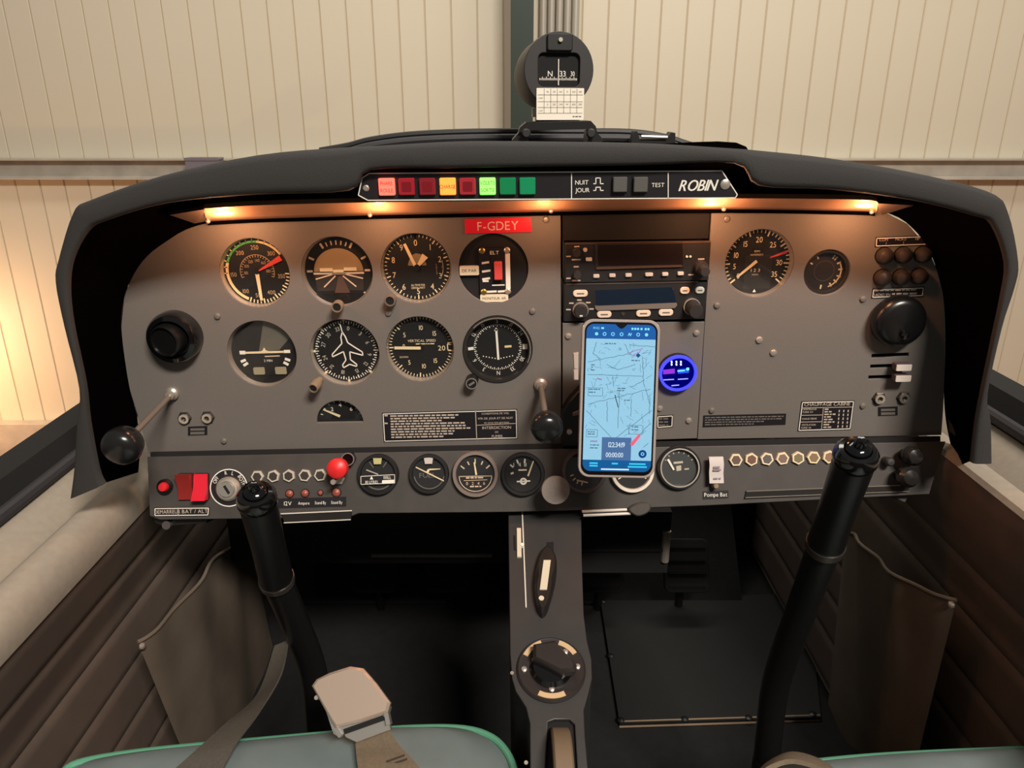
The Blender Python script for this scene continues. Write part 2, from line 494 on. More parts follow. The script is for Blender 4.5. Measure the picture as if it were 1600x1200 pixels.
for root, o_ in ((pl, outL), (pc, outC), (pr, outR)):
    B().prism([(p[0] * .992 + .0, p[1] * .992) for p in o_], -.034, -.030).o('backing', M_MATTE, root)
# dark recess over the radios
a = PO([(878, 318), (1112, 314), (1104, 500), (878, 502)])
B().prism(a, -.05, -.046).o('recess_back', M_MATTE, pc)
q = PO([(879, 333), (1112, 329), (1109, 374), (879, 377.5)])
B().prism(q, -.010, -.006).o('blank_plate', mat('blanking_plate', '0d0b0c', .8), pc)

# screws: dome with a slot; each one a part of its panel
scr = {}
def screw(root, px, py, bright=False, r=5):
    a, b = PAN.loc(px, py); k = PAN.k(px, py)
    M = Matrix.Translation((a, b, 0)) @ Matrix.Rotation(random.uniform(0, 3), 4, 'Z')
    key = (bright, r)
    if key in scr: return copyobj(scr[key], root, M)
    rr = r * k; s = B().lathe([(rr, 0), (rr, .0012), (rr * .8, .0022), (rr * .45, .0026)], n=16)
    s.lathe([(rr * .45, .0020), (rr * .3, .0012), (0, .0012)], n=16)
    m = M_STEEL if bright else mat('screw_grey', '8a847d', .45, .5)
    scr[key] = s.o('screw', m, root, M)
for px, py in ((340, 494), (832, 486), (350, 689), (853, 343), (607, 489)): screw(pl, px, py)
for px, py in ((1135, 342), (1120, 477), (1348, 467), (1112, 641), (1348, 634)): screw(pr, px, py)
for px, py in ((1186, 531), (1208, 551)): screw(pr, px, py, True, 5.5)
for px, py in ((888, 525), (1088, 520), (1076, 657), (1031, 638)): screw(pc, px, py, True, 5)

# ================================================================== lower sub-panel (leans back, faces the pilot)
sb = thing('instrument_panel', weld(SUB), 'dark grey lower panel with switches, breakers and engine gauges', 'panel')
outS = poly(SUB, [(230, 714), (800, 703), (1478, 690), (1474, 700), (1452, 772), (1100, 790), (910, 797), (790, 800), (560, 802), (545, 808), (250, 812), (234, 806)])
plate('panel_sheet', outS, [], .004, .0006, M_SUBP, sb)
lo = poly(SUB, [(234, 806), (250, 813), (545, 809), (560, 803), (790, 801), (910, 798), (1100, 791), (1452, 773)])
B().loft([[(p[0], p[1], -.002) for p in lo], [(p[0], p[1] + .004, -.012) for p in lo], [(p[0], p[1] + .02, -.045) for p in lo]], False).o('lower_lip', M_SUBP, sb)
up_ = poly(SUB, [(232, 707), (800, 695), (1473, 682), (1473, 692), (800, 705), (232, 716)])
B().prism(up_, -.0095, -.0045).o('shadow_gap', M_MATTE, sb)

# ================================================================== glareshield brow
TRI = [((105, 782), (162, 758), (216, 738)), ((112, 735), (152, 735), (218, 708)), ((118, 660), (138, 660), (214, 650)), ((122, 608), (131, 600), (202, 605)),
       ((98, 510), (112, 510), (190, 520)), ((84, 440), (106, 450), (192, 475)), ((89, 405), (112, 405), (201, 445)), ((111, 332), (135, 362), (223, 408)),
       ((135, 314), (165, 345), (256, 380)), ((250, 275), (260, 318), (310, 352)), ((400, 243), (400, 305), (430, 331)), ((535, 231), (543, 299), (545, 323)),
       ((580, 229), (578, 267), (590, 321)), ((700, 222), (700, 264), (700, 319)), ((800, 221), (800, 262), (800, 317)), ((1000, 224), (1000, 259), (1000, 315)),
       ((1140, 232), (1150, 256), (1140, 314)), ((1190, 236), (1188, 291), (1190, 314)), ((1300, 248), (1300, 297), (1300, 319)), ((1430, 270), (1430, 314), (1390, 334)),
       ((1550, 300), (1525, 338), (1432, 363)), ((1578, 330), (1553, 352), (1456, 401)), ((1594, 410), (1574, 412), (1471, 450)), ((1588, 450), (1567, 468), (1476, 490)),
       ((1568, 510), (1556, 520), (1477, 550)), ((1545, 615), (1537, 610), (1475, 620)), ((1551, 660), (1527, 665), (1480, 670)), ((1553, 725), (1520, 725), (1494, 730))]
gs = thing('glareshield', Matrix.Identity(4), 'dark grey padded brow arching over the whole instrument panel', 'dashboard')
def cr(pts):   # gentle smoothing, keeps the two notch corners crisp
    return crom(pts, 4)
GY = .700
outer = cr([onY(*t[0], GY) for t in TRI]); inner = cr([onY(*t[1], GY) for t in TRI]); deep = cr([onY(*t[2], .7985) for t in TRI])
def sh(p, y=0, z=0): return p + Vector((0, y, z))
n_ = len(outer)
def lerp(a, b, t): return [p.lerp(q, t) for p, q in zip(a, b)]
lowt = lambda p: max(0, min(1, (p.z - 1.42) / .12))     # the legs end at the panel, the brow runs on to the windscreen
back = [Vector((p.x * (1 + .2 * lowt(p) * min(1, abs(p.x) / .3)), .785 + .215 * lowt(p), p.z - .016 * lowt(p))) for p in outer]
rg = [back, [sh(p, .02, -.0015) for p in outer], [sh(p, .008) for p in outer], [sh(p, .0015) for p in lerp(outer, inner, .07)], lerp(outer, inner, .2), lerp(outer, inner, .8),
      [sh(p, .0012) for p in lerp(outer, inner, .94)], [sh(p, .006) for p in inner]]
B().loft(rg, False).o('padded_rim', M_SHADE, gs, ang=60)
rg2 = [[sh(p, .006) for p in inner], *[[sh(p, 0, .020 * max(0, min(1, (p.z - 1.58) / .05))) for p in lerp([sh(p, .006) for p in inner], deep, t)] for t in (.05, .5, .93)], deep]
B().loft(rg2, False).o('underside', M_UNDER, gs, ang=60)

# black windscreen base hoop behind the brow, and the catch on it
hp = [onY(x, y, 1.02) for x, y in ((500, 236), (545, 228), (580, 219), (640, 211), (720, 207), (800, 206), (900, 206), (985, 207), (1040, 215), (1075, 226), (1120, 238))]
wf = thing('windscreen_hoop', Matrix.Identity(4), 'black curved windscreen base frame behind the compass', 'frame')
B().tube(crom(hp, 4), .0045, 8).o('outer_tube', mat('hoop_black', '121212', .55), wf)
B().tube([sh(p, -.012, -.007) for p in crom(hp, 4)], .005, 8).o('rubber_bead', mat('seal_rubber', '2d2b2f', .6), wf)
B().loft([crom(hp, 4), [sh(p, .002, -.034) for p in crom(hp, 4)]], False).o('base_skirt', M_MATTE, wf)
ct = thing('canopy_catch', Matrix.Translation(onY(1020, 218, .98)), 'small black metal catch on the brow right of the compass', 'catch')
kk = .98 / F
B().prism([(-34 * kk, -.006), (-30 * kk, .010), (-26 * kk, .010), (-22 * kk, .001), (18 * kk, .001), (24 * kk, .009), (30 * kk, .008), (31 * kk, -.006)], -.012, .012).o('bracket', M_BLACK, ct, Matrix.Rotation(R(90), 4, 'X'))
B().tube([(-20 * kk, -.014, .004), (18 * kk, -.014, .003)], .0022, 8).o('pin', mat('edge_dull', '8d857c', .35, .6), ct)

# ================================================================== annunciator strip in the notch
an = thing('annunciator_panel', ANN.at(855, 292), 'black warning-light strip with coloured lamps and maker name above the panel', 'panel')
A_ = ANN.rel((855, 292))
oa = [A_(*p) for p in ((566, 278), (577, 271), (1128, 267), (1152, 304), (1149, 309), (575, 313), (560, 305))]
B().prism(oa, -.006, 0).o('plate', mat('annunciator_plate', '211f22', .35), an)
e = B().path(oa, .0009, 0, .0003, True)
for x in (893, 1044): e.bar(A_(x, 270), A_(x, 310), .0008, 0, .0003)
e.p('border_line', M_WHITE, an)
cols = [('lamp_red_lit', 'ff6a5a', 'ff5040', 2.2, 'red'), ('lamp_red_dim', 'a3202c', 'e02030', 0, 'red'), ('lamp_red_dim2', '861e2a', 'd02030', 0, 'red'), ('lamp_amber', 'ff9a48', 'ff7a28', 1.5, 'amber'),
        ('lamp_red_dim3', 'a82a34', 'e02030', 0, 'red'), ('lamp_green_lit', 'a8ff7c', '6cff58', 1.1, 'green'), ('lamp_green', '0e8450', '0d8a50', 0, 'green'), ('lamp_green2', '148e5c', '0d8a50', 0, 'green')]
xs = [605, 636, 668, 700, 731, 762, 793.5, 824]
kA = ANN.k(855, 292)
for i, (x, c) in enumerate(zip(xs, cols)):
    ax, ay = A_(x, 291.5 - i * .15)
    lp = B().prism(rrect(ax, ay, 25 * kA, 26 * kA, .0012), 0, .004, .0008).o('indicator_lamp', mat(c[0], c[1], .35, em=c[2], es=c[3]), an)
    lp['label'] = ('lit ' if c[3] > 1 else 'unlit ') + c[4] + ' square lamp'
    B().ring((ax, ay), 12.5 * kA * 1.02, 12.5 * kA * 1.34, -.001, .0015, 4, 45, 405).o('lamp_surround', M_MATTE, lp)
    if c[4] == 'red' and c[3] < 1: B().prism(rrect(ax, ay, 15 * kA, 15 * kA, .0012), .0038, .0042).o('legend', mat('legend_red', '7a0f1c', .4), lp)
    t = {0: ('PHARE', 'ROULE'), 3: ('CHARGE',), 5: ('VOLETS', 'SORTIS')}.get(i)
    if t:
        tb = B()
        for j, s_ in enumerate(t): tb.text(s_, ax, ay + (len(t) - 1) * .0032 - j * .0064, .0032, .0042, sx=.8)
        tb.p('print', mat('lamp_print', '5a1c14' if i != 5 else '1d4a18', .6), lp)
for x in (968, 1000):
    ax, ay = A_(x, 288)
    B().prism(rrect(ax, ay, 22 * kA, 23 * kA, .001), 0, .005, .0009).o('push_button', mat('button_grey', '55534f', .6), an)
    B().ring((ax, ay), 11 * kA * 1.05, 11 * kA * 1.6, -.001, .001, 4, 45, 405).o('button_surround', M_MATTE, an)
t = B()
t.text('TEST', *A_(1028, 289), .0036, .0004).p('test_lettering', M_WHITE, an)
t = B()
t.text('NUIT', *A_(909, 285), .0038, .0004).text('JOUR', *A_(910, 297), .0038, .0004)
for (x, y, hh) in ((935, 287, 9), (935, 297.5, 5)):
    t.path([A_(x + dx, y + dy) for dx, dy in ((-8, 0), (-4, 0), (-4, -hh), (3, -hh), (3, 0), (8, 0))], .0008, .0001, .0004)
t.p('switch_lettering', M_WHITE, an)
t = B()
t.text('ROBIN', *A_(1091, 289.5), .0096, .0004, sx=.86, shear=.28, sp=.11)
t.text('ROBIN', *A_(1091.7, 289.7), .0096, .0005, sx=.86, shear=.28, sp=.11)
t.p('maker_name', M_WHITE, an)
cx, cy = A_(1133, 288)
B().lathe([(.0046, 0), (.0046, .0008), (.003, .0016)], (cx, cy), 20).o('screw', M_STEEL, an)
cx, cy = A_(572, 294)
B().lathe([(.003, 0), (.003, .0008), (.002, .0016)], (cx, cy), 16).o('screw', M_STEEL, an)

# ================================================================== lamp strip under the brow
ls = thing('panel_lamp_strip', Matrix.Identity(4), 'long copper-toned lamp strip under the brow lighting the panel', 'light')
top = [(318, 326), (400, 321), (500, 318), (600, 316), (860, 313), (1130, 310), (1340, 312), (1372, 317)]
bot = [(325, 346), (400, 342), (500, 339), (600, 336), (860, 331), (1130, 327), (1340, 330), (1368, 333)]
tp = crom([onY(*p, .752) for p in top], 4); bp = crom([onY(*p, .784) for p in bot], 4)
M_COP = mat('copper_strip', 'b98f72', .30, .35, noise=.12, nscale=25)
B().loft([[sh(p, .004, .004) for p in tp], tp, [a.lerp(b, .5) + Vector((0, -.001, -.002)) for a, b in zip(tp, bp)], bp, [sh(p, .006, .001) for p in bp]], False).o('reflector', M_COP, ls)
B().loft([[sh(p, .001, -.0003) for p in bp], crom([onY(x, y + 6, .791) for x, y in bot], 4)], False).o('shadow_strip', M_UNDER, ls)  # near-black strip standing in for the shadow line below the reflector
M_CLEAR = mat('acrylic_end', '6c5a50', .2, .4)
for tri in (((265, 336), (304, 349), (327, 345), (320, 327)), ((1428, 321), (1378, 336), (1368, 332), (1372, 318))):
    p = [onY(*tri[0], .77), onY(*tri[1], .786), onY(*tri[2], .784), onY(*tri[3], .752)]
    B().loft([p, [sh(a, .003, .003) for a in p]], True, True).o('end_cap', M_CLEAR, ls)
for x, y in ((325, 345.5), (578, 336), (861, 329.5), (1131, 326.5), (1362, 331)):
    B().ball(onY(x, y, .780), .0024).o('stud', M_STEEL, ls)
M_BULB = mat('warm_bulb', 'fff0d8', .4, em='ffcf98', es=9)
for x, y, w, pw in ((348, 330, 20, 1.0), (592, 320, 17, .7), (850, 316, 11, .45), (1110, 314.5, 18, 1.0), (1352, 318, 19, .9)):  # the weakest entry is a highlight on the strip, built as an added bulb
    p = onY(x, y, .764); k = .80 / F
    B().ball((0, 0, 0), w * k, (1, .28, .30)).o('bulb', M_BULB, ls, Matrix.Translation(p))
    d = bpy.data.lights.new('panel_lamp', 'POINT'); d.energy = .34 * pw; d.color = lin('ffb27c'); d.shadow_soft_size = .010
    o = bpy.data.objects.new('panel_lamp', d); COL.objects.link(o); o.location = p + Vector((0, -.012, -.012)); o.parent = ls

# ================================================================== magnetic compass on the brow
CY = .87
cp = thing('magnetic_compass', Matrix.Translation(onY(872, 110, CY)), 'round black magnetic compass with a white deviation card, on top of the brow', 'compass')
k = (onY(872, 110, CY) - CAM).dot(FW) / F
CM = Matrix.Rotation(R(90), 4, 'X') @ Matrix.Rotation(R(9), 4, 'Y') @ Matrix.Rotation(R(-3), 4, 'X')
r0 = 56 * k
B().lathe([(r0 * .93, -.075), (r0 * .99, -.055), (r0, -.006), (r0 * .97, .0), (0, .0)], n=48).o('housing', mat('compass_body', '565049', .5), cp, CM)
fc = plate('face_ring', circ(0, 0, r0 * .985, 48), [rrect(0, -.0 + .0, 66 * k, 49 * k, .006)[::-1]], .004, .0008, mat('compass_face', '262322', .55), cp, CM @ Matrix.Translation((0, 0, .005)))
B().prism(rrect(0, 0, 66 * k, 49 * k, .006), .0, .0006).o('window_back', M_MATTE, cp, CM)
cd = B()
for i in range(-14, 15): cd.bar((i * 2.1 * k, -14.5 * k), (i * 2.1 * k, (-9.5 if i % 3 == 0 else -11.5) * k), .0006, .001, .0012)
cd.text('N', -13 * k, -5 * k, 8 * k, .0012).text('33', 7 * k, -5 * k, 8 * k, .0012).text('30', 23 * k, -5 * k, 7 * k, .0012, sx=.7)
cd.p('card_marks', M_WHITE, cp, CM)
B().bar((0, 16 * k), (0, -22 * k), .0009, .0018, .0024).o('lubber_line', M_WHITE, cp, CM)
B().prism(rrect(0, 39 * k, 40 * k, 24 * k, .002), .004, .009, .001).o('lamp_cover', M_BLACK, cp, CM)
B().lathe([(.0022, .009), (.0022, .012)], (0, 42 * k), 12).o('lamp_screw', M_STEEL, cp, CM)
# deviation card
pcx, pcy = 2 * k, -50 * k
B().prism(rrect(pcx, pcy, 76 * k, 47 * k, .0008), .005, .0066).o('deviation_card', mat('card_paper', 'efe6d6', .8), cp, CM)
g = B(); y0 = pcy + 23.5 * k
for dy in (10, 20, 28.5, 37): g.bar((pcx - 36 * k, y0 - dy * k), (pcx + 36 * k, y0 - dy * k), .0005, .0067, .00675)
for i in range(6): g.bar((pcx + (-26 + i * 10.5) * k, y0 - 1 * k), (pcx + (-26 + i * 10.5) * k, y0 - 37 * k), .0005, .0067, .00675)
for i, s_ in enumerate(('N', '30', '60', 'E', '120', '150')): g.text(s_, pcx + (-20.5 + i * 10.5) * k, y0 - 5.5 * k, 3 * k, .00675)
for i, s_ in enumerate(('S', '210', '240', 'W', '300', '330')): g.text(s_, pcx + (-20.5 + i * 10.5) * k, y0 - 24 * k, 3 * k, .00675)
for j, s_ in enumerate(('', 'CAP', '', 'CAP')):
    if s_: g.text(s_, pcx - 31.5 * k, y0 - (5.5 + 9.3 * j) * k, 2.4 * k, .00675)
g.words(pcx + 20 * k, y0 - 42 * k, 14 * k, 1.6 * k, .0068, 3)
g.p('card_print', mat('print_grey', '5d5850', .7), cp, CM)
B().box((-36 * k, .02, -62 * k), (8 * k, .03, 14 * k)).o('side_tab', mat('tab_pale', 'd8cdb4', .6), cp)
b = B().loft([[Vector((x * k, y, z * k)) for x, z in ((-62, -92), (-60, -84), (-50, -76), (50, -74), (58, -82), (60, -90), (52, -86), (-52, -88))] for y in (-.028, .035)], True, True)
b.o('base_plate', M_BLACK, cp)
for sx in (-1, 1):
    B().loft([[Vector((sx * q * k, y, z * k)) for q, z in ((56, -86), (72, -103), (66, -106.5), (46, -106.5), (48, -90))] for y in (-.024, .03)], True, True).o('foot', M_BLACK, cp)
    B().lathe([(.005, 0), (.005, .004), (.0035, .006)], n=12).o('bolt', M_RUBBER, cp, Matrix.Translation((sx * 50 * k, -.03, -92 * k)) @ Matrix.Rotation(R(90), 4, 'X'))
B().box((2 * k, .030, -68 * k), (70 * k, .046, 26 * k)).o('pedestal', M_BLACK, cp)

# ================================================================== round gauges
ZF = -.009                 # dial face lies this far behind the panel front
def gauge(name, key, label, fr=PAN, face=M_FACE, rim=None, zf=ZF, proud=False):
    x, y, rp = GA[key]
    g = thing(name, fr.at(x, y), label, 'gauge'); r = rp * fr.k(x, y)
    if proud:       # bezel stands on the panel
        B().lathe([(r, 0), (r * 1.0, .006), (r * .97, .008), (r * .84, .008), (r * .82, .0028)], n=48, caps=False).o('bezel', rim or M_BLACK, g)
        B().lathe([(r * .84, .0005), (r * .84, .003)], n=48).o('dial', face, g)
        B().lathe([(r * .82, .0062), (r * .82, .0068)], n=40).o('glass', M_GLASS, g)
        return g, r * .82, .0031
    B().ring((0, 0), r * .985, r * 1.06, zf - .003, -.0045, 56).o('case', rim or M_BLACK, g)
    B().lathe([(r * .955, zf + .0002), (r * .992, -.0006)], n=56, caps=False).o('rim', M_STEEL, g)
    B().lathe([(r * 1.05, zf - .004), (r * 1.05, zf)], n=56).o('dial', face, g)
    B().lathe([(r * .99, -.0050), (r * .99, -.0044)], n=48).o('glass', M_GLASS, g)
    return g, r, zf + .0001
def ticks(r, z, a0, a1, n, big=5, l=.09, L=.15, w=.0008, W=.0013, ro=.93):
    b = B()
    for i in range(n + 1):
        a = a0 + (a1 - a0) * i / n; bg = big and i % big == 0
        b.pol((0, 0), a, r * (ro - (L if bg else l)), r * ro, W if bg else w, z, z + .0002)
    return b
def nums(b, items, r, rad, h, z, rot=False, sx=.85):
    for a, s_ in items: b.text(s_, r * rad * math.sin(R(a)), r * rad * math.cos(R(a)), h, z, sx=sx, rot=-a if rot else 0)
    return b
DZ = .0003

# --- airspeed indicator
g, r, z = gauge('airspeed_indicator', 'asi', 'airspeed indicator with green arc and red pointer, top left of the gauges')
b = ticks(r, z, 95, 200, 16, 4, .10, .14, w=.0012, W=.0014, ro=.94)
for i in range(14): b.pol((0, 0), -92 + i * 11.2, r * .86, r * .97, .0011, z, z + DZ)
b.p('tick_marks', M_CREAM, g)
B().ring((0, 0), r * .84, r * .90, z, z + DZ, 60, -72, 6).p('green_arc', mat('arc_green', '4fa850', .5), g)
B().ring((0, 0), r * .84, r * .90, z, z + DZ, 60, 6, 56).p('yellow_arc', mat('arc_cream', 'e6cf9a', .5), g)
B().ring((0, 0), r * .83, r * .91, z, z + DZ, 60, -156, -72).p('white_arc', mat('arc_cream', 'e6cf9a', .5), g)
b = nums(B(), ((-38, '200'), (1, '250'), (42, '300'), (102, '350'), (152, '400'), (186, '50'), (216, '100'), (264, '150')), r, .70, r * .12, z + DZ)
b.ring((0, 0), r * .485, r * .50, z, z + DZ, 50, -110, 110)
for i in range(23): b.pol((0, 0), -110 + 10 * i, r * .42, r * .49, .0006, z, z + DZ)
nums(b, ((-95, '80'), (-60, '100'), (-28, '120'), (8, '140'), (40, '160'), (88, '180')), r, .33, r * .085, z + DZ)
b.p('numerals', mat('lume_dim', 'b49c74', .6), g)
B().pol((0, 0), 62, r * .02, r * .83, .0012, z + .0006, z + .0012, .0062).o('red_pointer', mat('pointer_red', 'd84a42', .5), g)
n = B().pol((0, 0), 178, r * .06, r * .50, .0042, z + .0016, z + .0022, .0034); n.pol((0, 0), 178, r * .50, r * .84, .0034, z + .0016, z + .0022, .0028)
n.o('needle', M_CREAM, g)
B().lathe([(r * .07, z), (r * .07, z + .0024)], n=20).o('hub', M_BLACK, g)

# --- artificial horizon
g, r, z = gauge('attitude_indicator', 'att', 'artificial horizon with tan sky half and setting knob, second gauge of the top row')
sky = [(r * .70 * math.cos(R(a)), -.02 * r + r * .66 * math.sin(R(a))) for a in range(0, 181, 9)]
B().prism(sky, z, z + DZ).o('sky_half', mat('horizon_tan', 'a18a66', .6), g)
gr = [(r * .70 * math.cos(R(a)), -.02 * r + r * .66 * math.sin(R(a))) for a in range(180, 361, 9)]
gr = [p for p in gr if p[1] > -.62 * r]
B().prism([(-r * .70, -.05 * r), (r * .70, -.05 * r), (r * .66, -.58 * r), (-r * .66, -.58 * r)], z, z + DZ).o('ground_half', mat('horizon_ground', '2e2723', .6), g)
b = B()
for a in (-90, -64, -30, 30, 64, 90): b.pol((0, 0), a, r * .74, r * .90, .0022, z + .0004, z + .0008)
for a in (-20, -10, 0, 10, 20): b.pol((0, 0), a, r * .74, r * .86, .0012, z + .0004, z + .0008)
b.bar((-.72 * r, -.07 * r), (.72 * r, -.07 * r), .0022, z + .0006, z + .0009)
for a, q in ((-105, .70), (-132, .62), (105, .70), (132, .62)): b.pol((0, -.05 * r), a, r * .14, r * q, .0014, z + .0006, z + .0009)
b.path([(-.68 * r, -.66 * r), (-.62 * r, -.70 * r), (.62 * r, -.70 * r), (.70 * r, -.62 * r)], .0010, z + .0006, z + .0009)
b.p('bank_marks', mat('mark_pink', 'd9c0a4', .6), g)
b = B().bar((-.52 * r, .04 * r), (-.16 * r, .04 * r), .0036, z + .0015, z + .0025).bar((.16 * r, .05 * r), (.52 * r, .05 * r), .0036, z + .0015, z + .0025)
b.prism(rrect(0, 0, .30 * r, .08 * r, .0005), z + .0015, z + .0025)
b.o('aircraft_bar', M_CREAM, g)
B().prism([(-.17 * r, -.64 * r), (.27 * r, -.64 * r), (.10 * r, -.16 * r), (-.02 * r, -.16 * r)], z + .0003, z + .0012).o('centre_post', mat('post_brown', '584238', .5), g)
B().prism([(r * math.sin(R(a)) * .98, r * math.cos(R(a)) * .98) for a in range(132, 229, 8)], z + .0010, z + .0022).o('lower_mask', M_BLACK, g)
def peg(parent, x, y, L, rr, m=M_BRASS, hollow=True, dirn=(0, 0, 1)):
    Mx = Matrix.Translation((x, y, 0)) @ Vector(dirn).to_track_quat('Z', 'Y').to_matrix().to_4x4()
    kb = B().lathe([(rr * .7, .0018), (rr * .7, L * .35), (rr, L * .4), (rr, L - .001), (rr * .94, L), (rr * .74, L), (rr * .72, L - .002), (0, L - .002)], n=24).o('setting_knob', m, parent, Mx)
    B().lathe([(rr * .72, L - .002), (rr * .70, L - .0012)], n=20).o('knob_end', M_MATTE, kb)
    return kb
peg(g, 0, -r * .90, .017, .0060)

# --- altimeter
g, r, z = gauge('altimeter', 'alt', 'altimeter with white numerals 0 to 9, third gauge of the top row')
ticks(r, z, 0, 360, 50, 5, .07, .12, ro=.93).p('tick_marks', M_CREAM, g)
b = nums(B(), [(i * 36, str(i)) for i in (0, 1, 2, 4, 5, 6, 7, 8, 9)], r, .70, r * .165, z + DZ)
b.text('3', r * .66, -r * .26, r * .15, z + DZ)
b.text('ALTIMETER', 0, -.52 * r, r * .055, z + DZ).text('20000 FEET', 0, -.60 * r, r * .055, z + DZ)
b.p('numerals', M_CREAM, g)
b = B()
for i in range(5): b.text('1013'[i % 4], r * (.56 if i < 4 else .72), r * (.06 - .08 * i) if i < 4 else 0, r * .07, z + DZ)
b.ring((0, 0), r * .74, r * .76, z, z + DZ, 40, 75, 115)
b.p('pressure_scale', mat('lume_dim', 'b49c74', .6), g)
wdg = [(0, .02 * r)] + [(r * .36 * math.sin(R(a)), .02 * r + r * .33 * math.cos(R(a))) for a in range(-50, 51, 10)]
B().prism([(-.25 * r, .05 * r), (.27 * r, .05 * r), (.27 * r, .10 * r), (.16 * r, .36 * r), (0, .40 * r), (-.15 * r, .34 * r), (-.25 * r, .10 * r)], z, z + DZ).o('striped_flag', mat('flag_tan', '8d7f63', .6), g)
B().pol((0, 0), 38, r * .06, r * .42, .0030, z + .0008, z + .0013, .0075).o('short_hand', M_CREAM, g)
B().pol((-.02 * r, 0), -23, r * .02, r * .74, .0036, z + .0016, z + .0022, .0030).o('long_hand', M_CREAM, g)
B().lathe([(r * .09, z), (r * .09, z + .0024)], n=20).o('hub', M_BLACK, g)
peg(g, -r * .74, -r * .84, .013, .0062, mat('knob_dull', '6f6257', .5), dirn=(-.05, 0, 1))

# --- emergency locator switch unit
g = thing('beacon_switch', PAN.at(*GA['elt'][:2]), 'round black emergency beacon switch plate with red rocker under the red name plate', 'switch')
r = GA['elt'][2] * PAN.k(*GA['elt'][:2]); Lk = PAN.k(*GA['elt'][:2])
B().lathe([(r * 1.03, -.008), (r * 1.03, -.0045)], n=56).o('disc', mat('elt_disc', '121112', .7), g)
P = lambda x, y: ((x - 600) / 8.57 * Lk, (600 - y) / 8.57 * Lk * 1.01)
zc = -.0045
B().prism([P(405, 320), P(830, 320), P(830, 940), P(405, 940)], zc, -.001, .0006).o('switch_plate', mat('elt_plate', '1b181b', .45), g)
z = -.001
for x, y in ((455, 360), (787, 360), (460, 912), (787, 912)):
    B().lathe([(.0034, z), (.0034, z + .0010), (.0022, z + .002)], P(x, y), 16).o('screw', M_STEEL if x > 460 else mat('brass_screw', 'b5a05a', .35, .9), g)
b = B().text('ELT', *P(620, 388), r * .10, z + DZ, sx=1.1)
for y, w in ((520, 100), (632, 115), (735, 105)): b.bar(P(445, y + 6), P(445 + w, y - 8), .0022, z, z + DZ)
b.bar(P(450, 765), P(530, 765), .0020, z, z + DZ).bar(P(575, 824), P(745, 822), .0012, z, z + DZ)
b.bar(P(500, 912), P(635, 908), .0022, z, z + DZ).bar(P(650, 911), P(750, 908), .0022, z, z + DZ)
b.bar(P(793, 400), P(793, 880), .0050, z, z + DZ)
b.p('print', M_WHITE, g)
B().prism([P(560, 420), P(745, 420), P(745, 800), P(560, 800)], z, z + .0008).o('rocker_frame', M_MATTE, g)
B().prism(rrect(*P(664, 620), 108 / 8.57 * Lk, 245 / 8.57 * Lk, .001), z, z + .007, .001).o('rocker', mat('rocker_red', 'd24a48', .45), g)
for (x0, y0, x1, y1, s_) in ((146, 558, 405, 682, 'DE PAR'), (410, 948, 790, 1052, 'MONITEUR AR')):
    c = P((x0 + x1) / 2, (y0 + y1) / 2); w, h = (x1 - x0) / 8.57 * Lk, (y1 - y0) / 8.57 * Lk
    lb = B().prism(rrect(*c, w, h, .0012), -.004, z + .0002 + .0006).o('tape_label', mat('tape_cream', 'e6d9bd', .6), g)
    B().text(s_, *c, h * .32, z + .0010, sx=1.0).p('lettering', mat('print_grey', '5d5850', .7), lb)

# --- turn coordinator
g, r, z = gauge('turn_coordinator', 'trn', 'turn coordinator with little aeroplane bar, lower left of the eight gauges')
B().prism([(.10 * r, .93 * r), (.42 * r, .84 * r), (.80 * r, .42 * r), (.45 * r, .05 * r), (-.15 * r, .02 * r)], z, z + DZ).o('pale_sector', mat('sector_grey', '5d594f', .6), g)
b = B().bar((-.72 * r, -.01 * r), (-.55 * r, -.01 * r), .0042, z, z + DZ).bar((.58 * r, .0), (.76 * r, 0), .0036, z, z + DZ)
for a in (-112, -122, 111, 122): b.pol((0, 0), a, r * .62, r * .78, .0030, z, z + DZ)
b.text('2 MIN', .08 * r, -.27 * r, r * .07, z + DZ).p('marks', M_WHITE, g)
n = B().bar((-.54 * r, -.01 * r), (.58 * r, .0), .0022, z + .0008, z + .0016); n.prism([(-.16 * r, 0), (.20 * r, 0), (.06 * r, .05 * r), (.02 * r, .14 * r), (-.03 * r, .05 * r)], z + .0008, z + .0018)
n.o('aeroplane_bar', M_CREAM, g)
B().bar((.0, -.14 * r), (.44 * r, -.13 * r), .0012, z, z + DZ).p('slip_line', mat('mark_pink', 'd9c0a4', .6), g)
for x in (-.22, .42): B().prism(rrect(x * r, -.58 * r, .33 * r, .22 * r, .0015), z, z + .0012).o('ball_window', mat('window_cream', '9b9277', .5), g)
B().prism([(r * math.sin(R(a)) * .98, r * math.cos(R(a)) * .98) for a in range(138, 223, 7)], z + .0002, z + .001).o('lower_mask', M_BLACK, g)

# --- directional gyro
g, r, z = gauge('heading_indicator', 'dg', 'heading indicator with outlined aeroplane in the middle, second gauge of the lower row')
b = B()
for i in range(72):
    a = i * 5 + 10; b.pol((0, 0), a, r * (.80 if i % 2 == 0 else .84), r * .90, .0012 if i % 6 == 0 else .0008, z, z + DZ)
b.p('compass_card_ticks', M_WHITE, g)
nums(B(), ((-17, '33'), (10, '0'), (42, '3'), (70, '6'), (101, '9'), (128, '12'), (158, '15'), (194, '18'), (224, '21'), (252, '24'), (287, '27'), (315, '30')), r, .68, r * .12, z + DZ, True).p('numerals', mat('lume_grey', 'bdb4a2', .6), g)
K = r / (54 * 8.57)
ap = [(565, 265), (600, 330), (625, 415), (690, 465), (810, 550), (812, 598), (640, 545), (640, 655), (718, 725), (715, 755), (622, 722), (535, 770), (525, 730), (578, 660), (555, 540), (400, 612), (400, 575), (545, 425), (540, 340)]
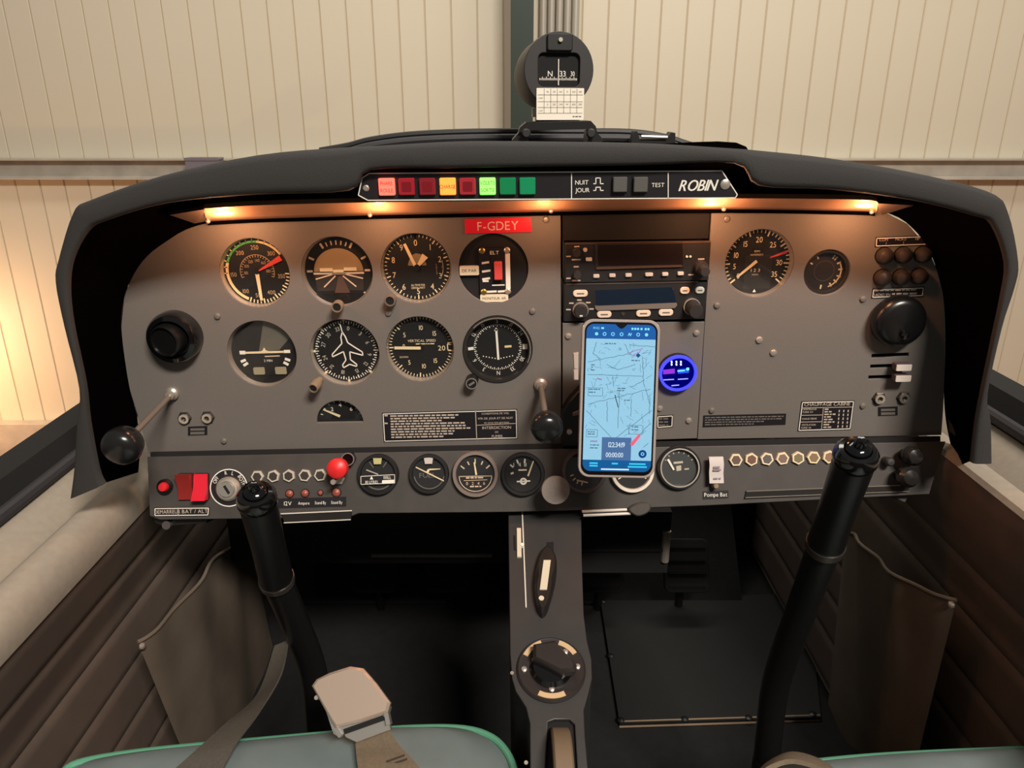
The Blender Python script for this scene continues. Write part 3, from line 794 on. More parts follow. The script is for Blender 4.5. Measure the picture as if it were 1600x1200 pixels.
B().path([((x - 592) * K, (530 - y) * K) for x, y in ap], .0013, z + .0008, z + .0013, True).bar(((565 - 592) * K, 265 * K), ((545 - 592) * K, 380 * K), .0011, z + .0008, z + .0013).p('aeroplane_outline', M_WHITE, g)
b = B()
for a in (0, 45, 90, 135, 180, 225, 270, 315): b.pol((0, 0), a, r * .90, r * .99, .0036, z, z + DZ, .0005)
b.p('cardinal_marks', M_CREAM, g)
peg(g, -r * .78, -r * .78, .022, .0058, dirn=(-.18, -.18, 1))

# --- vertical speed
g, r, z = gauge('vertical_speed_indicator', 'vsi', 'vertical speed indicator reading zero, third gauge of the lower row')
ticks(r, z, -90 - 172, -90 + 172, 56, 7, .08, .13, ro=.94).p('tick_marks', M_CREAM, g)
b = nums(B(), ((4, '10'), (-50, '5'), (46, '15'), (-142, '5'), (136, '15'), (174, '10')), r, .60, r * .14, z + DZ)
b.text('20', r * .62, -.04 * r, r * .15, z + DZ).text('VERTICAL SPEED', .04 * r, .20 * r, r * .075, z + DZ).words(-.14 * r, .10 * r, .55 * r, r * .03, z + DZ, 2).text('DOWN', -.52 * r, -.30 * r, r * .05, z + DZ)
b.text('0', -.50 * r, .05 * r, r * .10, z + DZ)
b.path([(r * .92, .06 * r), (r * .80, .08 * r), (r * .80, -.10 * r), (r * .92, -.12 * r)], .0010, z, z + DZ)
b.p('numerals', M_CREAM, g)
B().bar((0, -.02 * r), (-.78 * r, .0), .0032, z + .001, z + .0018).o('needle', M_CREAM, g)
B().lathe([(r * .1, z), (r * .1, z + .0008)], n=20).o('hub', M_BLACK, g)

# --- navigation course indicator
g, r, z = gauge('course_deviation_indicator', 'vor', 'navigation course indicator with vertical white needle, last gauge of the lower row', rim=M_BLACK)
B().ring((0, 0), r * .90, r * .984, -.006, .0022, 56).o('bezel', mat('bezel_dark', '2b2827', .35), g)
B().ring((0, 0), r * .925, r * .955, .002, .0028, 56, -45, 115).o('bezel_highlight', M_CHROME, g)
b = B()
for i in range(72): b.pol((0, 0), i * 5, r * (.62 if i % 2 == 0 else .65), r * .69, .0008, z, z + DZ)
b.p('card_ticks', M_WHITE, g)
nums(B(), ((0, 'S'), (-32, '15'), (-60, '12'), (30, '21'), (58, '24'), (118, '30'), (148, '33'), (180, 'N'), (-148, '3'), (-120, '6')), r, .79, r * .12, z + DZ, True).p('numerals', M_WHITE, g)
b = B().bar((-.86 * r, -.04 * r), (-.70 * r, -.02 * r), .0034, z, z + DZ).bar((.72 * r, 0), (.86 * r, .0), .0060, z, z + DZ)
b.p('east_west_marks', M_WHITE, g)
B().bar((.20 * r, .01 * r), (.40 * r, .02 * r), .0024, z, z + DZ).p('flag', mat('arc_cream', 'e6cf9a', .5), g)
b = B()
for i in range(-5, 6):
    if i: b.lathe([(r * .018, z), (r * .018, z + DZ)], (i * .085 * r, (-.36 + abs(i) * .018) * r), 8)
b.p('deviation_dots', M_WHITE, g)
n = B().bar((-.03 * r, .56 * r), (0.01 * r, -.37 * r), .0024, z + .001, z + .0018); n.prism([(-.09 * r, .50 * r), (.02 * r, .50 * r), (-.035 * r, .60 * r)], z + .001, z + .0018)
n.o('needle', M_WHITE, g)
B().lathe([(.0072, .0004), (.0068, .012), (.006, .014)], (-r * .76, -r * .90), 24).o('course_knob', M_BLACK, g)
B().ring((-r * .76, -r * .90), .0054, .0066, .0135, .0146, 24).o('knob_ring', mat('ring_grey', '8b8580', .4, .4), g)
B().bar((-r * .76 - .003, -r * .90 - .002), (-r * .76 + .003, -r * .90 + .002), .0024, .0138, .0146).o('knob_pointer', mat('ring_grey', '8b8580', .4, .4), g)

# --- rev counter
g, r, z = gauge('tachometer', 'tac', 'engine rev counter numbered 0 to 35, largest gauge on the right panel')
ticks(r, z, -130, 130, 35, 5, .09, .16, w=.0011, W=.0016, ro=.95).p('tick_marks', M_CREAM, g)
nums(B(), ((-128, '0'), (-100, '5'), (-71, '10'), (-35, '15'), (1, '20'), (40, '25'), (92, '30'), (124, '35')), r, .66, r * .16, z + DZ).text('RPM', -.02 * r, .32 * r, r * .06, z + DZ).text('HUNDREDS', -.02 * r, .22 * r, r * .05, z + DZ).text('1 2 3', -.02 * r, -.24 * r, r * .09, z + DZ, sx=1.2).text('HOURS', -.02 * r, -.37 * r, r * .04, z + DZ).p('numerals', M_CREAM, g)
B().prism([(-.34 * r, -.80 * r), (.45 * r, -.80 * r), (.45 * r, .20 * r), (-.34 * r, .20 * r)], z - .00008, z + .00002).o('inner_panel', mat('tach_inner', '232323', .55), g)
B().pol((0, 0), 71, r * .40, r * .90, .0012, z + .0003, z + .0006, .0032).o('red_line', mat('pointer_red', 'd84a42', .5), g)
B().pol((-.06 * r, 0), -131, r * -.06, r * .66, .0032, z + .001, z + .0018, .0020).o('needle', M_CREAM, g)
B().prism([(-.05 * r, -.90 * r), (.05 * r, -.90 * r), (0, -.81 * r)], z, z + DZ).p('index_mark', M_WHITE, g)

# --- small round gauge beside it
g, r, z = gauge('pressure_gauge', 'fpr', 'small round dark gauge right of the rev counter', face=mat('dial_grey', '2a2725', .5))
b = B()
for a in (-60, -30, 30, 40, 60, 85, 110, 130, 150, 185): b.pol((0, 0), a, r * .62, r * .80, .0016, z, z + DZ)
b.ring((0, 0), r * .72, r * .77, z, z + DZ, 40, 60, 160)
b.p('scale', M_CREAM, g)
B().ring((0, 0), r * .42, r * .46, z, z + DZ, 30).p('inner_ring', mat('ring_dim', '4c443b', .6), g)
B().ring((0, 0), r * .86, r * 1.0, -.006, -.002, 48).o('bezel', mat('bezel_dark', '2b2827', .35), g)

# --- half-moon gauge
g = thing('half_moon_gauge', PAN.mat(PAN.o + PAN.u * hm.x + PAN.v * hm.y), 'half-moon black gauge numbered 2 4 6 under the heading indicator', 'gauge')
hmr = hr
B().prism([(p[0] - hm.x, p[1] - hm.y) for p in [(hm.x + (a[0] - hm.x) * 1.05, hm.y - .002 + (a[1] - hm.y) * 1.06) for a in halfmoon]], -.012, -.008).o('dial', M_FACE, g)
z = -.0078
b = B().text('2', -.36 * hmr, .50 * hmr, hmr * .17, z).text('4', 0, .70 * hmr, hmr * .18, z).text('6', .46 * hmr, .50 * hmr, hmr * .17, z)
for a in (-72, -52, -34, -17, 0, 17, 34, 52, 72): b.pol((0, 0), a, hmr * .82, hmr * .92, .0008, z - .0002, z)
b.p('numerals', M_WHITE, g)
B().bar((-.75 * hmr, .50 * hmr), (-.05 * hmr, .17 * hmr), .0012, z, z + .0006, .0030).o('needle', M_CREAM, g)
B().prism([(p[0] - hm.x, p[1] - hm.y) for p in halfmoon], -.0052, -.0047).o('glass', M_GLASS, g)

# ================================================================== name plate and placards on the panels
def placard(name, corners, label, fr=PAN, m=M_LABEL, border=True, t=.0008, bw=.0009):
    c = (sum(p[0] for p in corners) / 4, sum(p[1] for p in corners) / 4)
    g = thing(name, fr.at(*c), label, 'placard'); f = fr.rel(c)
    pts = [f(*p) for p in corners]
    B().prism(pts, .00005, t).o('plate', m, g)
    if border:
        q = [(x * (1 - .0012 / abs(x)) if x else x, y * (1 - .0012 / abs(y)) if y else y) for x, y in pts]
        B().path(q, bw, t, t + .0002, True).p('border_line', M_WHITE, g)
    return g, f, t + .0002
g, f, z = placard('registration_plate', ((726, 342), (829, 339), (831, 362), (727, 365)), 'bright red plate with white registration letters above the beacon switch', m=mat('plate_red', 'e3203a', .4), border=False, t=.0018)
B().text('F-GDEY', *f(778, 352.5), .0090, z, sx=.95, rot=.5, sp=.17).p('lettering', mat('plate_print', 'f0c6bc', .5), g)
g, f, z = placard('limitations_placard', ((597, 645), (808, 639), (809, 685), (600, 690.5)), 'wide black placard with white frame and a no-smoking notice under the gauges')
b = B(); b.bar(f(743, 641), f(745, 686.5), .0008, z - .0002, z).bar(f(745, 664), f(808, 661), .0006, z - .0002, z)
fills = (.85, .82, .64, .96, .94, 1.0, .8, .78, .66)
for i, q in enumerate(fills):
    a = f(610 + i * .2, 650 + i * 4.15); e2 = f(735, 647 + i * 4.15); b.words(a[0], (a[1] + e2[1]) / 2, e2[0] - a[0], .0018, z, i, q)
for y in (649, 661): b.bar(f(601, y), f(606, y), .0016, z - .0002, z)
for s_, x, y, h in (('CONDITIONS DE VOL', 774, 645.5, .0022), ('VFR DE JOUR ET DE NUIT', 774, 653, .0024), ('en zone non givrante', 776, 659.5, .0022), ('INTERDICTION', 776, 667.5, .0034), ('DE', 776, 674.5, .0022), ('FUMER', 777, 681, .0030)): b.text(s_, *f(x, y), h, z, rot=.4)
b.p('print', mat('print_dim', 'c4b5a6', .6), g)
g, f, z = placard('notice_placard', ((1099, 649), (1228, 646), (1227, 663), (1098, 667)), 'long narrow dark placard with tiny print at the foot of the right panel', border=False)
b = B()
for i, q in enumerate((1, .98, .75, .62)):
    a = f(1101, 652.5 + i * 3.7); e2 = f(1224, 649.5 + i * 3.7); b.words(a[0], (a[1] + e2[1]) / 2, e2[0] - a[0], .0014, z, 20 + i, q)
b.p('print', mat('print_dark', '6d6862', .6), g)
g, f, z = placard('heating_placard', ((1252, 627), (1335, 625.5), (1329, 671), (1246, 673.5)), 'black cabin-heating placard with white frame on the right panel')
b = B().text('CHAUFFAGE CABINE', *f(1292, 631), .0040, z, sx=.95).bar(f(1252, 637), f(1331, 635.5), .0006, z - .0002, z)
for y, s_ in ((639, 'DESEMBUAGE'), (643.5, 'PLEINE AV'), (654, 'CHAUD FERME'), (663.5, 'VENTILATION'), (668, 'PLEINE AR')): b.text(s_, *f(1254 - (y - 640) * .1, y), .0022, z, al='l', sx=.8)
for y in (648.5, 659): b.bar(f(1250, y), f(1284, y - .6), .0006, z - .0002, z)
b.bar(f(1286, 637), f(1283, 671), .0006, z - .0002, z)
for i, y in enumerate((639, 643, 647, 651, 655, 659, 663, 667)):
    a = f(1288 - i * .3, y); b.words(a[0], a[1], .013, .0016, z, 40 + i, (.5, .7, 1, .6, .9, 1, .6, .8)[i])
for x in (1311, 1318, 1325):
    for j in range(5): b.bar(f(x - j * .5, 640 + j * 6), f(x - .4 - j * .5, 643.5 + j * 6), .0012, z - .0002, z)
b.p('print', mat('print_dim', 'c4b5a6', .6), g)
g, f, z = placard('small_placard', ((1026, 649.5), (1052, 648), (1051, 667), (1026, 669)), 'small black placard with white frame beside the lower right of the phone')
b = B()
for i in range(3):
    a = f(1029, 654 + i * 5); b.words(a[0], a[1], .012, .0018, z, 60 + i, .9)
b.p('print', mat('print_dark', '6d6862', .6), g)
g, f, z = placard('jack_placard', ((1368, 370.5), (1445, 368), (1448, 383), (1366.5, 386)), 'thin framed label strip above the upper row of radio jacks')
b = B().text('COM', *f(1380, 374.5), .0028, z).text('1', *f(1384, 380), .0030, z).text('MICRO', *f(1407, 373.5), .0026, z).text('1', *f(1411, 379), .0030, z).text('HP', *f(1433, 373), .0026, z)
b.p('print', mat('print_dim', 'c4b5a6', .6), g)
g, f, z = placard('jack_placard', ((1363, 451), (1444, 448), (1442, 463), (1361, 466)), 'thin framed label strip below the lower row of radio jacks')
b = B().words(*f(1366, 453.5), .045, .0016, z, 81).text('RADIO EN', *f(1363.5, 460.5), .0028, z, al='l'); b.words(*f(1393, 459), .027, .0020, z, 82)
b.p('print', mat('print_dim', 'c4b5a6', .6), g)
for (cx, cy, lab) in ((309, 673, 'tiny clip-shaped label under the headset sockets on the left panel'), (1387, 642.5, 'tiny clip-shaped label under the headset sockets on the right panel')):
    g, f, z = placard('socket_label', ((cx - 15, cy - 6.5), (cx + 15, cy - 7.5), (cx + 15, cy + 6), (cx - 15, cy + 7)), lab, border=False)
    b = B().prism([f(cx - 11, cy - 4), f(cx + 11, cy - 4.6), f(cx + 11, cy - 1), f(cx - 11, cy - .5)], z - .0002, z).prism([f(cx - 11, cy + 1.5), f(cx + 11, cy + 1), f(cx + 11, cy + 5), f(cx - 11, cy + 5.5)], z - .0002, z)
    b.p('print', mat('label_dull', '6a655f', .6), g)

# ================================================================== vents, knobs, sockets, levers on the main panels
def vent(px, py, rp, label, right):
    g = thing('air_vent', PAN.at(px, py), label, 'vent'); k = PAN.k(px, py); r = rp * k
    if right:
        B().lathe([(r * .9, 0), (r * .9, .003), (r, .005), (r, .011), (r * .96, .016), (r * .84, .0195), (r * .7, .021), (0, .0225)], n=48).o('shutter_dome', M_GLOSSV, g)
        B().lathe([(r * .17, .021), (r * .16, .026), (r * .10, .028), (0, .0285)], (r * .06, -r * .40), 20).o('finger_knob', M_GLOSSB, g)
    else:
        B().lathe([(r, 0), (r, .008), (r * .97, .014), (r * .90, .018), (r * .74, .0195), (r * .70, .016), (r * .66, .010), (0, .010)], n=48).o('collar', M_GLOSSB, g)
        Mr = Vector((-.22, -.02, 1)).to_track_quat('Z', 'Y').to_matrix().to_4x4()
        B().lathe([(r * .64, .006), (r * .64, .018), (r * .60, .023), (r * .54, .024), (r * .52, .021), (0, .021)], n=40).o('swivel_nozzle', M_GLOSSV, g, Mr)
    return g
M_GLOSSV = mat('vent_black', '121213', .28)
vent(277, 524, 41, 'black swivelling air vent at the left end of the panel', False)
vent(1397, 498, 40.5, 'black domed air vent at the right end of the panel', True)

def throttle(px, py, kx, ky, rp, label):
    """push-pull rod: collar on the panel, shaft out towards the pilot, round knob"""
    p0 = PAN.hit(px, py); k0 = PAN.k(px, py)
    # a level rod: the knob sits where its pixel meets the shaft's own fore-aft line
    r_ = ray(kx, ky); Y = .682
    p1 = CAM + r_ * (Y / r_.y); p1.x = p1.x * .5 + (p0.x + (p1 - CAM).x * 0) * .5
    g = thing('throttle', Matrix.Translation(p0), label, 'lever'); d = p1 - p0
    kk = (p1 - CAM).dot(FW) / F; rr = rp * kk
    Mq = d.to_track_quat('Z', 'Y').to_matrix().to_4x4()
    B().lathe([(.0075, 0), (.0075, .004), (.005, .006), (.0048, .010)], n=24).o('collar', M_STEEL, g, PAN.mat(Vector((0, 0, 0))))
    B().tube([(0, 0, 0), d * .9], .0032, 12).o('shaft', mat('shaft_steel', '9b8f84', .4, .6), g)
    prof = [(.004, -rr * 1.1), (rr * .55, -rr * .95), (rr * .88, -rr * .5), (rr, 0), (rr * .93, rr * .35), (rr * .7, rr * .6), (rr * .35, rr * .7), (0, rr * .72)]
    B().lathe(prof, n=32).o('knob', mat('throttle_knob', '1c1c1c', .22), g, Matrix.Translation(d) @ Mq)
throttle(270, 614, 189, 696, 31, 'left throttle with round black knob on a long steel shaft')
throttle(845, 600, 857, 667, 26, 'centre throttle with round black knob beside the phone')

soc = None
for i, (px, py, lab) in enumerate(((289, 653, 'left of the two headset sockets on the left panel'), (325, 652, 'right of the two headset sockets on the left panel'),
                                   (1373, 622, 'left of the two headset sockets on the right panel'), (1411, 621, 'right of the two headset sockets on the right panel'))):
    g = thing('headset_socket', PAN.at(px, py), 'round chrome jack, ' + lab, 'socket', 'headset sockets')
    if soc is None:
        r = 9 * PAN.k(px, py)
        soc = [B().lathe([(r * 1.22, 0), (r * 1.22, .0012), (r, .0022)], n=6).o('hex_nut', mat('nut_dark', '4d4945', .35, .8), g),
               B().ring((0, 0), r * .45, r * .85, .0, .0045, 24).o('barrel', M_CHROME, g), B().lathe([(r * .45, .0), (r * .45, .001)], n=16).o('bore', M_MATTE, g)]
    else:
        for s_ in soc: copyobj(s_, g)
kn = None
order = ('left', 'middle', 'right')
for row, (y0, lab) in enumerate(((399, 'upper'), (433, 'lower'))):
    for c in range(3):
        px = (1380, 1409, 1440)[c] - row * 3 - (c == 2) * row * 3; py = y0 - c * 1.0
        g = thing('radio_jack', PAN.at(px, py), 'domed dark jack cover, %s of the %s row of three above the right vent' % (order[c], lab), 'jack', 'jacks on the right panel')
        if kn is None:
            r = 12.5 * PAN.k(px, py)
            kn = [B().lathe([(r, 0), (r, .005), (r * .85, .009), (r * .4, .0115), (0, .012)], n=28).o('dome', mat('cap_brown', '3b332e', .4), g), B().lathe([(r * 1.08, 0), (r * 1.08, .0016)], n=28).o('flange', M_BLACK, g)]
        else:
            for s_ in kn: copyobj(s_, g)
for i, (px, py, lab) in enumerate(((1413, 575, 'upper of the two white-tipped sliding levers under the right vent'), (1412, 592, 'lower of the two white-tipped sliding levers under the right vent'))):
    g = thing('slide_lever', PAN.at(px - 10, py - 5), lab, 'lever')
    k = PAN.k(px, py); q = PAN.rel((px - 10, py - 5))(px, py, .0162)
    B().box((q[0] * .5 - .004, q[1] * .3, .000), (.004, .0026, .018)).o('stem', M_BLACK, g)
    B().prism(rrect(q[0], q[1], 24 * k, 10.5 * k, .0012), .006, .015, .0008).o('tab', mat('tab_maroon', '54464a', .5), g)
    B().prism(rrect(q[0], q[1], 23.5 * k, 10 * k, .001), .015, .0162, .0004).o('tip', mat('tab_white', 'd5cbc2', .5), g)

# ================================================================== radios
def radio(c, px_l, px_r, y_t, y_b, name, label):
    pts = [PAN.rel(c)(*p) for p in ((px_l, y_t), (px_r[0], y_t - 3), (px_r[1], y_b - 4), (px_l, y_b))]
    g = thing(name, PAN.at(*c), label, 'radio')
    return g, PAN.rel(c), pts
c = (992, 409); k = PAN.k(*c)
g, f, pts = radio(c, 882, (1110, 1106), 380, 441, 'radio_transceiver', 'upper black radio with a blank display and small white keys')
B().prism(pts, -.030, .003, .0012).o('face_plate', M_DARKPL, g)
z = .003
B().path([f(883, 380), f(1109, 377)], .0018, z - .002, z + .0006).o('top_edge', mat('edge_copper', '86695a', .3, .7), g)
B().prism([f(930, 379), f(1066, 377), f(1067, 417), f(930, 418)], z, z + .0012, .0008).o('display_frame', mat('frame_dark', '2c2827', .4), g)
B().prism([f(934, 382), f(1065, 379.5), f(1066, 412), f(934, 414)], z + .0012, z + .0016).o('display', mat('display_dead', '201a1b', .12), g)
B().prism([f(931, 416), f(1063, 412.5), f(1064, 415.5), f(931, 419.5)], z + .0012, z + .0024).o('display_lip', mat('edge_copper', '86695a', .3, .7), g)
for x, y in ((931, 430), (956, 429), (981, 428.5), (1013, 427.5), (1038, 427), (1062, 426), (919.5, 404)):
    w = 12 if x == 1013 else 9.5
    B().prism(rrect(*f(x, y), w * k, 5.5 * k, .0009), z, z + .003, .0006).o('key', mat('key_ivory', 'c9c0b6', .5), g)
b = B()
for x, y, w in ((901, 384.5, 8), (900, 405, 14), (900, 416, 8), (888, 400, 7), (888, 434, 7), (900, 437.5, 13), (1094.5, 404, 10), (1079, 428.5, 9)):
    b.bar(f(x - w / 2, y), f(x + w / 2, y - .2), .0014, z, z + .0002)
b.p('print', mat('print_dim', 'c4b5a6', .6), g)
def rknob(g, f, x, y, rr, L, m=M_RUBBER, nm='knob'):
    r = rr * k; o = B().lathe([(r, z), (r * .96, z + L * .8), (r * .85, z + L), (0, z + L)], f(x, y), 24).o(nm, m, g); return o
rknob(g, f, 900, 393, 6.5, .008); rknob(g, f, 901, 427, 6.5, .009); rknob(g, f, 914, 389.5, 3.3, .002, mat('key_ivory', 'c9c0b6', .5), 'sensor')
rknob(g, f, 1093, 416, 11, .010, M_RUBBER, 'outer_knob'); rknob(g, f, 1093, 417, 8, .024, M_RUBBER, 'inner_knob')
for x in (1072, 1077.5): rknob(g, f, x, 400, 1.8, .0015, M_WHITE, 'jack_pin')
c = (990, 471)
g, f, pts = radio(c, 880, (1106, 1100), 443, 502, 'transponder', 'lower black radio unit with dark blue display and oval ivory keys')
B().prism(pts, -.030, .002, .0014).o('face_plate', M_DARKPL, g)
z = .002
B().path([f(884, 443.5), f(1090, 439.5)], .0014, z - .001, z + .0006).o('top_edge', mat('edge_grey', '5f5854', .35, .5), g)
B().prism([f(930, 452), f(1050, 447), f(1056, 468), f(1056, 475), f(934, 478), f(930, 470)], z, z + .001, .0006).o('display', mat('display_blue', '14202e', .15, em='16283c', es=.12), g)
B().prism([f(929, 477), f(1056, 472), f(1057, 476), f(1054, 480), f(932, 484), f(929, 481)], z, z + .0022, .0006).o('display_lip', mat('lip_grey', '857d76', .35, .3), g)
for x, y, w, m in ((906.5, 457.5, 23, 'e6d2bf'), (943.5, 490, 23, 'e6d2bf'), (1004.5, 488.5, 23, 'e6d2bf'), (1039.5, 487, 23, 'e6d2bf'), (1069, 453, 15, 'f0d0b8'), (1092.5, 452.5, 14, 'c6c6bd')):
    o = B().prism(rrect(*f(x, y), w * k, 11 * k, .0034, 5), z, z + .0022, .0007).o('key', mat('key_' + m, m, .5), g)
    q = f(x, y); B().bar((q[0] - w * .25 * k, q[1]), (q[0] + w * .25 * k, q[1]), .0013, z + .0022, z + .0024).p('key_print', mat('print_grey', '5d5850', .7), o)
b = B()
for x, y in ((905, 468), (892.5, 473), (919, 472), (888, 483), (924, 482)): b.bar(f(x - 3.5, y), f(x + 3.5, y), .0014, z, z + .0002)
b.p('print', mat('print_dim', 'c4b5a6', .6), g)
B().ring(f(906.5, 483), 11 * k, 12.6 * k, z, z + .004, 30).o('selector_ring', mat('ring_pale', 'b9b0a6', .3, .5), g)
o = rknob(g, f, 906.5, 483, 11, .011, M_RUBBER, 'selector_knob'); q = f(906.5, 483)
B().bar((q[0] - .0016, q[1] - .0042), (q[0] + .0016, q[1] - .0042), .0014, z + .011, z + .0113).p('knob_mark', M_WHITE, o)
B().ring(f(1080, 478), 12 * k, 13.6 * k, z, z + .003, 30).o('tuning_ring', mat('ring_pale', 'b9b0a6', .3, .5), g)
rknob(g, f, 1081, 479, 12, .020, M_RUBBER, 'tuning_knob')
B().lathe([(.002, z), (.002, z + .001)], f(973, 489.5), 12).o('light_sensor', mat('sensor', '3b3a3c', .4), g)

# ================================================================== blue lit USB volt meter
c = (1057, 579.5); k = PAN.k(*c); r = 29 * k
g = thing('usb_voltmeter', PAN.at(*c), 'round socket glowing bright blue, with volt display, right of the phone', 'socket')
B().lathe([(r * 1.02, 0), (r * 1.02, .006), (r * .95, .008)], n=40).o('body', M_BLACK, g)
B().ring((0, 0), r * .86, r * 1.0, .006, .0095, 48).o('glow_ring', mat('blue_ring', '2a2aff', .4, em='2a2cff', es=3.2), g)
B().lathe([(r * .86, .006), (r * .86, .008)], n=40).o('face', mat('blue_face', '0505a0', .25, em='0604c8', es=.75), g)
f = PAN.rel(c)
b = B()
for x in (1050, 1057.5, 1064.5):
    for y in (565.5, 569.5): b.bar(f(x - 1, y - 1.6, .008), f(x - .3, y + 1.4, .008), .0016, .0081, .0084)
b.p('volt_digits', mat('digit_white', 'dfe8ff', .4, em='dfe8ff', es=1.3), g)
B().prism([f(1036, 578, .008), f(1054, 576, .008), f(1054, 583, .008), f(1036, 584.5, .008)], .008, .0095, .0004).o('usb_port', mat('usb_purple', '7a2ac0', .4, em='8a30d0', es=.5), g)
B().prism([f(1059, 577, .008), f(1076, 575.5, .008), f(1076, 582, .008), f(1059, 583.5, .008)], .008, .0095, .0004).o('usb_port', mat('usb_blue', '1a40d0', .4, em='2a60ff', es=.5), g)
b = B().bar(f(1058.5, 579.7, .0095), f(1070, 578.8, .0095), .0012, .0096, .0099).prism(rrect(*f(1074.5, 576.5, .0095), .003, .003, .0004), .0096, .0099)
b.p('port_light', mat('cyan_led', '60d8ff', .4, em='60e0ff', es=1.3), g)
b = B().bar(f(1036.5, 593.5, .008), f(1053, 592.6, .008), .0011, .0081, .0084).bar(f(1059, 592.6, .008), f(1075, 591.6, .008), .0011, .0081, .0084).bar(f(1049, 602.5, .008), f(1061, 601.5, .008), .0011, .0081, .0084)
b.p('print', mat('blue_print', '8f9cff', .4, em='7f8cff', es=.9), g)

# ================================================================== phone in a clear case on its mount
g = thing('smartphone', PHN.at(967, 620), 'smartphone showing a navigation map, clipped in front of the radio stack', 'phone')
f = PHN.rel((967, 620)); k = PHN.k(967, 620)
def fp(x, y, h=0): return f(x, y, h)
tl, tr_, br, bl = fp(910, 498), fp(1031, 498), fp(1024, 745), fp(903, 745)
w = 119 * k; h = 247 * k * 1.0
w2 = ((tr_[0] - tl[0]) + (br[0] - bl[0])) / 2; h2 = tl[1] - bl[1]
cx0 = (tl[0] + tr_[0] + br[0] + bl[0]) / 4; cy0 = (tl[1] + bl[1]) / 2
B().prism(rrect(cx0, cy0, w2, h2, .011, 8), -.010, .0006, .0006).o('clear_case', mat('clear_case', 'a79b96', .15, spec=.9), g)
B().prism(rrect(cx0, cy0, w2 - .0050, h2 - .0050, .0095, 8), -.008, .0008).o('body', M_GLOSSB, g)
sw, shh = w2 - .0085, h2 - .0110; sx0, sy0 = cx0, cy0 + .0008
def scr_mat():
    m = mat('map_screen', '9fd0ec', .25, em='a6dcf8', es=.92)
    nt = m.node_tree; b_ = nt.nodes['Principled BSDF']
    tc = nt.nodes.new('ShaderNodeTexCoord')
    vo = nt.nodes.new('ShaderNodeTexVoronoi'); vo.feature = 'DISTANCE_TO_EDGE'; vo.inputs['Scale'].default_value = 95
    nz = nt.nodes.new('ShaderNodeTexNoise'); nz.inputs['Scale'].default_value = 130; nz.inputs['Detail'].default_value = 5
    mxv = nt.nodes.new('ShaderNodeMix'); mxv.data_type = 'VECTOR'; mxv.inputs['Factor'].default_value = .12
    nt.links.new(tc.outputs['Object'], mxv.inputs[4]); nt.links.new(nz.outputs['Color'], mxv.inputs[5])
    nt.links.new(mxv.outputs[1], vo.inputs['Vector'])
    mr = nt.nodes.new('ShaderNodeMapRange'); mr.inputs['From Min'].default_value = .012; mr.inputs['From Max'].default_value = .05
    nt.links.new(vo.outputs['Distance'], mr.inputs['Value'])
    mx = nt.nodes.new('ShaderNodeMix'); mx.data_type = 'RGBA'
    mx.inputs['A'].default_value = (*lin('7fa9bb'), 1); mx.inputs['B'].default_value = (*lin('a9e0fb'), 1)
    nt.links.new(mr.outputs['Result'], mx.inputs['Factor'])
    m2 = nt.nodes.new('ShaderNodeMix'); m2.data_type = 'RGBA'; m2.blend_type = 'MULTIPLY'; m2.inputs['Factor'].default_value = .35
    m2.inputs['B'].default_value = (1, 1, 1, 1)
    rp = nt.nodes.new('ShaderNodeValToRGB'); rp.color_ramp.elements[0].position = .4; rp.color_ramp.elements[0].color = (*lin('b8d8e6'), 1); rp.color_ramp.elements[1].position = .6
    nt.links.new(nz.outputs['Fac'], rp.inputs[0]); nt.links.new(rp.outputs[0], m2.inputs['B'])
    nt.links.new(mx.outputs['Result'], m2.inputs['A'])
    nt.links.new(m2.outputs['Result'], b_.inputs['Emission Color'])
    b_.inputs['Base Color'].default_value = (.01, .01, .012, 1)
    return m
zs = .0008
sc = B().prism(rrect(sx0, sy0, sw, shh, .0075, 8), zs, zs + .0002).o('screen', scr_mat(), g)
def em_(n, c, s_=.9): return mat(n, '05070c', .25, em=c, es=s_)
top_y = sy0 + shh / 2; bot_y = sy0 - shh / 2; lx = sx0 - sw / 2; rx = sx0 + sw / 2
def U(x, y):      # crop coordinates: x 0..1 across the screen, y 0..1 down
    return (lx + sw * x, top_y - shh * y)
hb = .098; fb = .922
def toppoly(r, y0):   # header with rounded upper corners
    o = rrect(sx0, sy0, sw, shh, r, 8); keep = [p for p in o if p[1] > sy0]
    keep.sort(key=lambda p: -math.atan2(p[0] - sx0, p[1] - sy0 + .5))
    return keep
def clip(y_from, y_to, r=.0075):
    o = []
    for p in rrect(sx0, sy0, sw, shh, r, 8):
        o.append((p[0], min(max(p[1], y_to), y_from)))
    return o
B().prism(clip(top_y, U(0, hb)[1]), zs + .0002, zs + .0004).o('header_bar', em_('hdr_blue', '1668bc', .75), sc)
B().prism(clip(U(0, fb)[1], bot_y), zs + .0002, zs + .0004).o('footer_bar', em_('ftr_blue', '0f6ab0', .72), sc)
nt_ = [(sx0 - .006, top_y + .0003), (sx0 + .006, top_y + .0003), (sx0 + .0035, top_y - .0022), (sx0 + .0012, top_y - .004), (sx0 - .0012, top_y - .004), (sx0 - .0035, top_y - .0022)]
B().prism(nt_, zs + .0004, zs + .0006).o('camera_notch', M_GLOSSB, sc)
zt = zs + .0005
b = B().text('19:02', *U(.14, .027), .0022, zt).bar(U(.21, .027), U(.25, .027), .0018, zt - .0001, zt)
for x in (.66, .70, .74, .79, .85, .89): b.prism(rrect(*U(x, .028), .0020, .0021, .0005), zt - .0001, zt)
